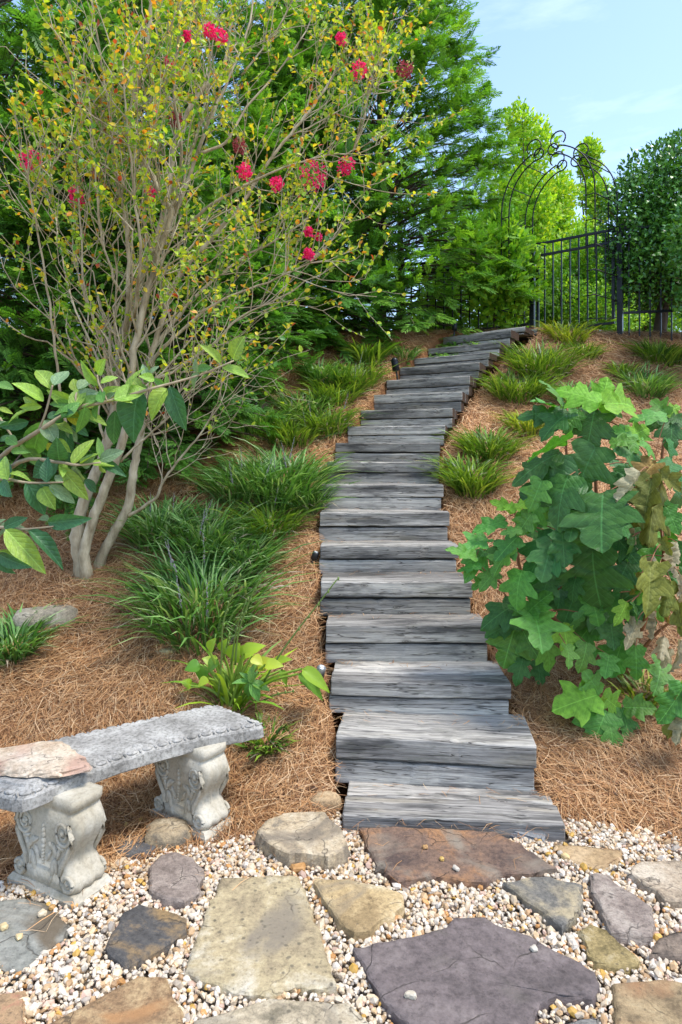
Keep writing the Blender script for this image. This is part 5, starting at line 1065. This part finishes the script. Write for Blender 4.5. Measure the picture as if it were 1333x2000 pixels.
# ------------------------------------------------------------------ broad-leaved shrubs and trees by the gate
LQ = np.array([[0, 0, 0], [-.25, .48, .07], [.25, .48, .07], [0, 1, -.08]]); LQF = np.array([[0, 2, 1], [1, 2, 3]])
def leafy(name, label, cat, base, blobs, nleaf, lsize, pal, mat, seed, trunk_r=.07, group=None, shell=.6, nbr=26, upness=.5, trunk_top=.55):
    """blobs: (x, y, z, rx, ry, rz) in world metres; leaves sit near the surface of the blobs, on boughs from the trunk"""
    r = np.random.default_rng(seed); e = empty(name, base, label, cat, group); base = np.array(base); B = np.array(blobs)
    ctr = (B[:, :3] * B[:, 3:4] ** 2).sum(0) / (B[:, 3:4] ** 2).sum(); tp = base + (ctr - base) * np.array([.8, .8, 1.0])
    P = smooth_path([base - (0, 0, .05), base * .6 + tp * .4 + r.normal(0, .03, 3), tp], 5); V_, f = tube(P, np.linspace(trunk_r, trunk_r * .45, len(P)), 8); g = MB(); g.add(V_, f); g.build('trunk', M_CBARK, e)
    wt = (B[:, 3] * B[:, 5]) ; wt = wt / wt.sum(); j = r.choice(len(B), nleaf, p=wt); u = norm(r.normal(0, 1, (nleaf, 3)))
    lk = .45 if cat == 'holly' else 1.0; lump = 1 + lk * (.13 * np.sin(u[:, 0] * 6 + j) + .13 * np.sin(u[:, 2] * 7 + 2 * j) + .10 * np.sin(u[:, 1] * 9))
    q = 1 - (1 - shell) * r.uniform(0, 1, nleaf) ** 1.7 + np.abs(r.normal(0, .04, nleaf))
    pos = B[j, :3] + u * B[j, 3:] * (q * lump)[:, None]
    d = u * .7 + r.normal(0, .6, (nleaf, 3)) + np.array([0, 0, upness]); nr_ = u * .6 + np.array([0, -.1, .7]) + r.normal(0, .5, (nleaf, 3))
    M = frames(d, nr_) * (lsize * r.uniform(.65, 1.25, nleaf))[:, None, None]; pal = np.array(pal); col = pal[r.integers(0, len(pal), nleaf)] * r.uniform(.75, 1.25, (nleaf, 1))
    br = MB()
    for k in range(nbr):
        s = P[r.integers(len(P) // 2, len(P))]; t = pos[r.integers(nleaf)]; V_, f = tube(smooth_path([s, (s + t) / 2 + r.normal(0, .06, 3), t], 3), np.linspace(trunk_r * .35, .005, 7), 4, False); br.add(V_, f)
    tag(br.build('branch', M_CBARK, e), None, None, None, 'stuff')
    g = MB(); g.inst(LQ, LQF, M, pos, col); tag(g.build('crown', mat, e, False), None, None, None, 'stuff'); return e
HP = [(.075, .22, .035), (.11, .29, .045), (.06, .17, .03), (.16, .37, .055)]
b = ground(1287, 637); b[1] = 8.15; b[0] = (1287 - CX) / F * 8.15; b[2] = float(zf(b[0], b[1], True))
c = at(1281, 425, 8.15)
leafy('holly_tree', 'clipped dark green holly with a thick trunk right of the gate', 'holly', b, [(c[0] + .03, c[1], c[2] - .02, .64, .58, .62), (c[0] + .16, c[1], c[2] + .38, .60, .55, .50), (c[0] + .01, c[1], c[2] - .38, .65, .58, .50), (c[0] + .03, c[1] - .03, c[2] - .74, .62, .56, .36), (c[0] + .45, c[1], c[2] + .1, .6, .55, .85), (c[0] + .45, c[1], c[2] - .5, .6, .55, .6)], 25000, .070, HP, M_GLOSS, 601, .085, None, .55, 40, .3)
c = at(1415, 470, 7.0); b = np.array([c[0] + .1, 7.0, float(zf(c[0] + .1, 7.0, True))])
leafy('holly_tree', 'lighter green holly half out of view beside the clipped one', 'holly', b, [(c[0], c[1], c[2], .50, .5, .62), (c[0] + .05, c[1], c[2] - .6, .45, .45, .5)], 6500, .07, [(.09, .26, .04), (.13, .33, .05), (.065, .20, .04)], M_GLOSS, 602, .06, None, .6, 20, .4)
c = at(972, 500, 8.75); b = np.array([c[0], 8.9, float(zf(c[0], 8.9, True))])
leafy('laurel_bush', 'fresh yellow green laurel left of the gate post', 'shrub', b, [(c[0], c[1], c[2], .42, .4, .55), (c[0] + .12, c[1] - .02, c[2] - .45, .40, .38, .45), (c[0] + .22, c[1] - .1, c[2] - .1, .26, .26, .34)], 4600, .105, [(.20, .44, .03), (.28, .52, .04), (.38, .60, .05), (.14, .34, .03)], M_LEAFC, 603, .03, None, .45, 26, .8)
YG = [(.26, .50, .03), (.35, .58, .04), (.44, .64, .05), (.18, .38, .03), (.50, .62, .05)]
def far_tree(label, px, d, ytop, ybot, rpx, nl, seed, pal=YG, ls=.11):
    s = d / F; x = (px - CX) * s; zb = float(zf(x, d, True)); rx = rpx * s; zt = HC - (ytop - YH) * s; zl = HC - (ybot - YH) * s; r = np.random.default_rng(seed); bl = []
    for k in range(9):
        t = k / 8; rr = rx * (1 - .55 * t) * r.uniform(.6, .9); bl.append((x + r.normal(0, rx * .38 * (1 - .6 * t)), d + r.normal(0, rx * .3), zl + (zt - zl - rr) * t + r.normal(0, .12), rr, rr, rr * 1.05))
    leafy('broadleaf_tree', label, 'tree', (x, d, zb), bl, int(nl * 2.9), ls * .84, pal, M_LEAFC, seed, .09, 'trees beyond the gate', .35, 40, .6)
far_tree('tall yellow green tree beyond the arch, nearest the tall cypress', 1005, 12.0, 225, 580, 95, 7500, 611)
far_tree('yellow green tree seen through the arch', 1075, 12.6, 318, 610, 105, 8500, 612)
far_tree('slender yellow green tree behind the right side of the arch', 1160, 13.2, 275, 610, 52, 5000, 613)
far_tree('low green tree behind the gate bars', 1120, 11.2, 470, 640, 95, 6000, 614, [(.16, .36, .03), (.23, .45, .04), (.32, .53, .05), (.11, .27, .03)], .085)
far_tree('low green tree behind the tall bright cypress', 880, 11.6, 400, 665, 90, 4200, 617, [(.12, .30, .03), (.18, .38, .04), (.25, .45, .05)], .09)
far_tree('low green tree behind the holly trunk', 1265, 11.8, 470, 650, 95, 4500, 615, [(.14, .33, .03), (.21, .42, .04), (.28, .48, .05)], .09)
far_tree('low green tree behind the laurel and gate post', 1015, 11.0, 480, 650, 70, 4200, 616, [(.14, .33, .03), (.21, .42, .04), (.30, .50, .05)], .085)

# ------------------------------------------------------------------ gate, fence and arbor
zg = lambda x, y: float(zf(x, y, True))
def bar(root, name, a, b, w_, mat, d_=None):
    a = np.array(a, float); b = np.array(b, float); y = b - a; L = np.linalg.norm(y); M = frames(y[None], np.array([[.56, .82, 0.0]]) if abs(norm(y)[2]) > .5 else np.array([[0, 0, 1.0]]))[0]
    g = MB(); box(g, (a + b) / 2, (w_, L, d_ or w_), M); return g.build(name, mat, root, False)
G0 = np.array([2.52, 8.58]); G1 = np.array([3.30, 8.02]); gz = 3.20
gd = (G1 - G0) / np.linalg.norm(G1 - G0)
def post(p, top_z, label):
    e = empty('fence_post', (p[0], p[1], zg(*p)), label, 'fence post', 'fence posts')
    a = rotz(math.atan2(gd[1], gd[0])); g = MB(); box(g, (p[0], p[1], (zg(*p) - .1 + top_z) / 2), (.062, .062, top_z - zg(*p) + .1), a); sh_ = g.build('shaft', M_BLUEB, e, False)
    g = MB(); box(g, (p[0], p[1], top_z + .008), (.072, .072, .016), a); box(g, (p[0], p[1], top_z + .022), (.05, .05, .012), a); g.build('cap', M_BLUEB, sh_, False); return e
GT0, GT1 = HC + (YH - 473) * 8.55 / F, HC + (YH - 450) * 8.02 / F
post(G0 - gd * .055, GT0 + .0, 'thick black metal post at the hinge side of the gate beside the laurel')
post(G1 + gd * .06, GT0 + .0, 'thick black metal post of the gate next to the holly')
gate = empty('garden_gate', (G0[0], G0[1], gz), 'black metal picket gate standing at the top of the steps', 'gate')
for zz in (GT0 - .02, GT0 - .17, 3.215): bar(gate, 'rail', (*(G0 + gd * .0), zz), (*G1, zz), .028, M_BLUEB)
bar(gate, 'stile', (*(G0 + gd * .018), 3.26), (*(G0 + gd * .018), GT0), .034, M_BLUEB); bar(gate, 'stile', (*(G1 - gd * .018), 3.26), (*(G1 - gd * .018), GT0), .034, M_BLUEB)
for k in range(1, 9):
    p = G0 + (G1 - G0) * k / 9; bar(gate, 'picket', (*p, 3.26), (*p, GT0 - .02), .016, M_BLUEB)
bar(gate, 'drop_rod', (*(G0 + (G1 - G0) * .66), 3.30), (*(G1 + gd * .05), 3.27), .010, M_BLUEB)
def fence(a, b, n, label):
    a, b = np.array(a), np.array(b); e = empty('picket_fence', (*a, zg(*a)), label, 'fence'); 
    for zz in (GT0 - .03, GT0 - .18, 3.32): bar(e, 'rail', (*a, zz), (*b, zz), .028, M_BLUEB)
    for k in range(n):
        p = a + (b - a) * (k + .5) / n; bar(e, 'picket', (*p, zg(*p) - .02), (*p, GT0 - .03), .016, M_BLUEB)
fence(G1 + gd * .1, G1 + gd * .1 + np.array([2.3, -.5]), 20, 'black picket fence running behind the holly trunk')
fence(G0 - gd * .1, G0 - gd * .1 + np.array([-1.6, .9]), 15, 'black picket fence running behind the tall cypress')

A0 = np.array([2.03, 8.42]); A1 = np.array([2.90, 7.60]); ax = np.array([.385, .315])
arb = empty('garden_arbor', (*((A0 + A1) / 2 + ax / 2), zg(*((A0 + A1) / 2))), 'thin black wire arbor with curled scrolls on its arch over the gate', 'arbor')
ah = (A1 - A0); aw = np.linalg.norm(ah); ah = ah / aw; zs, za = 4.62, 5.42
def iron(name, pts, rad=.0082):
    V_, f = tube(pts, rad, 6); g = MB(); g.add(V_, f); return g.build(name, M_IRON, arb)
for s in (0, 1):
    c0 = (A0 + A1) / 2 + ax * s
    W3 = lambda u, z: np.array([c0[0] + ah[0] * u, c0[1] + ah[1] * u, z])
    for e in (-1, 1):
        for inn in (0, .105):
            hw = aw / 2 - inn; top = za - .10 - inn * .9
            leg_z = zg(*(c0 + ah * e * hw)) - .03; p = [W3(e * hw, leg_z), W3(e * hw, zs)]
            p = list(np.linspace(p[0], p[1], 4))
            for a in np.linspace(12, 74, 8): p.append(W3(e * hw * math.cos(R(a)) , zs + (top - zs) * math.sin(R(a)) ** .9))
            # reversed curl at the crown
            cu = .105 - inn * .35; cc = (e * (cu * 1.05 + (.05 if not inn else .02)), top + .05)
            lo = -PI / 2
            for a in np.linspace(0, 1.75 * PI, 20):
                rr_ = cu * (1 - .22 * a / (1.75 * PI)); p.append(W3(cc[0] - e * rr_ * math.sin(a) * 1.0, cc[1] - rr_ * math.cos(a)))
            iron('hoop_bar', smooth_path(np.array(p), 3))
    # side ladders between the paired bars
        for zz in np.arange(3.45, zs + .05, .29): iron('rung', np.array([W3(e * aw / 2, zz), W3(e * (aw / 2 - .105), zz)]), .006)
for e in (-1, 1):
    for zz in np.arange(3.45, zs + .1, .29):
        p = (A0 + A1) / 2 + ah * e * aw / 2; iron('rung', np.array([(*p, zz), (*(p + ax), zz)]), .006)
    for a in (30, 58):
        u = e * aw / 2 * math.cos(R(a)); z_ = zs + (za - .10 - zs) * math.sin(R(a)) ** .9; p = (A0 + A1) / 2 + ah * u; iron('rung', np.array([(*p, z_), (*(p + ax), z_)]), .006)

# ------------------------------------------------------------------ path lights and cables
M_STEEL = simple_mat('brushed_steel', (.35, .36, .36), .35, .8); M_RUB = simple_mat('dark_plastic', (.02, .021, .022), .5); M_LENS = simple_mat('pale_lens', (.6, .62, .64), .25)
def lamp(label, foot, head, rad, mats, lens=True):
    foot = np.array(foot); head = np.array(head); e = empty('path_light', foot, label, 'path light'); u = norm(head - foot)
    V_, f = tube(np.array([foot - u * .04, foot + (head - foot) * .5]), .010, 8); g = MB(); g.add(V_, f); g.build('stake', M_RUB, e)
    V_, f = tube(np.array([foot + (head - foot) * .45, foot + (head - foot) * .5, head - u * .004, head]), [rad * .6, rad, rad, rad * .86], 14); g = MB(); g.add(V_, f); hs_ = g.build('housing', mats, e)
    if lens:
        V_, f = tube(np.array([head - u * .002, head + u * .004]), [rad * .6, rad * .55], 14); g = MB(); g.add(V_, f); g.build('lens', M_LENS, hs_)
    else:
        g = MB(); g.add(EGG_V * rad * 1.02 + head, EGG_F); g.build('cap', mats, hs_)
p = ground(618, 1345); lamp('small steel spotlight with pale ring beside the third step', p, at(629, 1302, p[1] - .02), .024, M_STEEL)
p = ground(777, 742); lamp('black bullet path light leaning beside the upper steps', p, at(771, 705, p[1] - .05), .038, M_BLUEB, False)
p = ground(890, 668); lamp('little dark path light behind the topmost steps', (p[0], p[1] + .1, zg(p[0], p[1] + .1)), (p[0] + .01, p[1] + .1, zg(p[0], p[1] + .1) + .14), .03, M_BLUEB, False)
p = ground(608, 1100); lamp('black low path light tucked against the sixth step', p + (0, 0, -.02), p + (.035, -.02, .075), .022, M_RUB)

# ------------------------------------------------------------------ hosta with its flower stalks, and a small leafy shoot
HOSTA = [(0, 0), (.02, .02)] + [(.36 * math.sin(PI * t ** .6) ** .9, t) for t in np.linspace(.08, .95, 10)] + [(0, 1)]
HO = {'l': (.27, .42, .03), 'g': (.13, .30, .03), 'k': (.42, .50, .05)}
HOM = {k: leaf_mat('hosta_' + k, .42, .35, .4, (1.4, 1.4, .5), base=c, veins=False, vary=.3) for k, c in HO.items()}
HOE = {(k, v): mesh_of('hosta_leaf', leaf_tpl(HOSTA, curve=(.25, .5)[v], fold=(.25, .4)[v], puck=.01, seed=700 + v), HOM[k]) for k in HO for v in range(2)}
hb = ground(455, 1378); hos = empty('hosta', hb, 'yellow green hosta with tall seed stalks behind the bench', 'hosta'); HD = hb[1]
h4 = lambda u, v: (340 + u * .2551, 1120 + v * .2551)
hl = [(980, 730, 1210, 890, .48, 'l'), (950, 770, 1175, 930, .45, 'g'), (200, 700, 80, 725, 1.1, 'g'), (130, 860, 78, 820, 1.2, 'l'), (270, 590, 300, 500, .9, 'l'), (540, 620, 650, 530, .9, 'l'), (440, 660, 480, 540, 1.2, 'l'), (520, 640, 575, 540, 1.0, 'l'), (700, 700, 830, 690, .8, 'k'), (640, 720, 760, 650, .9, 'k'), (760, 680, 890, 640, .6, 'l'), (230, 700, 190, 830, 1.0, 'g'), (260, 800, 180, 860, .9, 'l'), (370, 600, 390, 510, 1.0, 'l'), (330, 700, 230, 640, 1.0, 'l'), (820, 740, 870, 850, .6, 'g'), (600, 640, 680, 690, 1., 'k'), (330, 660, 250, 740, 1., 'g')]
foot = np.array([hb[0], hb[1], hb[2]])
g = MB()
for k_, (bx, by, tx, ty, wd, tn) in enumerate(hl):
    dd = HD - .06 + .05 * ((k_ * 5) % 4 - 1.5); P, Q = at(*h4(bx, by), dd), at(*h4(tx, ty), dd - .03)
    place_leaf('leaf', HOE[tn, k_ % 2], hos, P, Q, (0, -.7, .8), wd * 1.25)
    f0 = foot + np.array([.03 * math.sin(k_), .03 * math.cos(k_), 0]); V_, f = tube(smooth_path([f0, f0 * .45 + P * .55 + np.array([0, 0, .03]), P], 4), np.linspace(.009, .006, 9), 5, False); g.add(V_, f)
for k_ in range(26):
    a = rng.uniform(0, 6.28); t_ = foot + np.array([math.cos(a) * .09, math.sin(a) * .07, rng.uniform(.12, .26)]); f0 = foot + np.array([math.cos(a), math.sin(a), 0]) * .03; V_, f = tube(smooth_path([f0, (f0 + t_) / 2, t_], 3), np.linspace(.006, .0035, 7), 4, False); g.add(V_, f)
g2 = MB(); blade_mesh(g2, hb.copy(), 46, .07, .30, 909, np.array([(.24, .40, .03), (.34, .50, .04), (.16, .32, .03)]), [.4, .35, .25], .9, .012, 5, 0); tag(g2.build('strap_leaf', M_BLADE, hos), None, None, None, 'stuff')
HOSTK = simple_mat('hosta_stalk', (.22, .34, .04), .5); tag(g.build('leaf_stalk', HOSTK, hos), None, None, None, 'stuff')
HOSTD = simple_mat('hosta_flower_stalk', (.13, .20, .035), .5)
for pts in ([(340, 950), (365, 650), (375, 400), (440, 180), (500, 20)], [(470, 700), (490, 480), (545, 300), (620, 120), (690, 0)], [(690, 830), (800, 640), (950, 430), (1100, 240), (1250, 45)], [(440, 700), (480, 430), (560, 200)], [(380, 660), (410, 540), (418, 470)], [(690, 970), (790, 925), (905, 905)]):
    P = smooth_path([at(*h4(u, v), HD - .08 - .03 * k_) for k_, (u, v) in enumerate(pts)], 4); V_, f = tube(P, np.linspace(.0055, .003, len(P)), 5); g = MB(); g.add(V_, f)
    for j in range(len(P) // 2, len(P), 2): g.add(EGG_V * np.array([.005, .005, .010]) + P[j] + (.006, -.004, .004), EGG_F)
    g.build('flower_stalk', HOSTD, hos)
sh = ground(500, 1392); sho = empty('leafy_shoot', sh, 'single shoot with a rosette of oval leaves in front of the hosta', 'plant'); 
cc_ = at(*h4(590, 830), sh[1] - .10)
for k_, (tx, ty, wd) in enumerate([(450, 820, .6), (520, 750, .7), (745, 885, .8), (660, 980, .9), (540, 960, .8), (640, 740, .7), (600, 700, .6)]):
    place_leaf('leaf', VME['g', k_ % 3], sho, cc_ + np.array([0, -.003 * k_, 0]), at(*h4(tx, ty), sh[1] - .13 + .02 * (k_ % 3)), (0, -.6, .8), wd)
V_, f = tube(smooth_path([sh, (sh + cc_) / 2 + (.01, 0, 0), cc_], 3), .004, 5); g = MB(); g.add(V_, f); g.build('stem', HOSTK, sho)
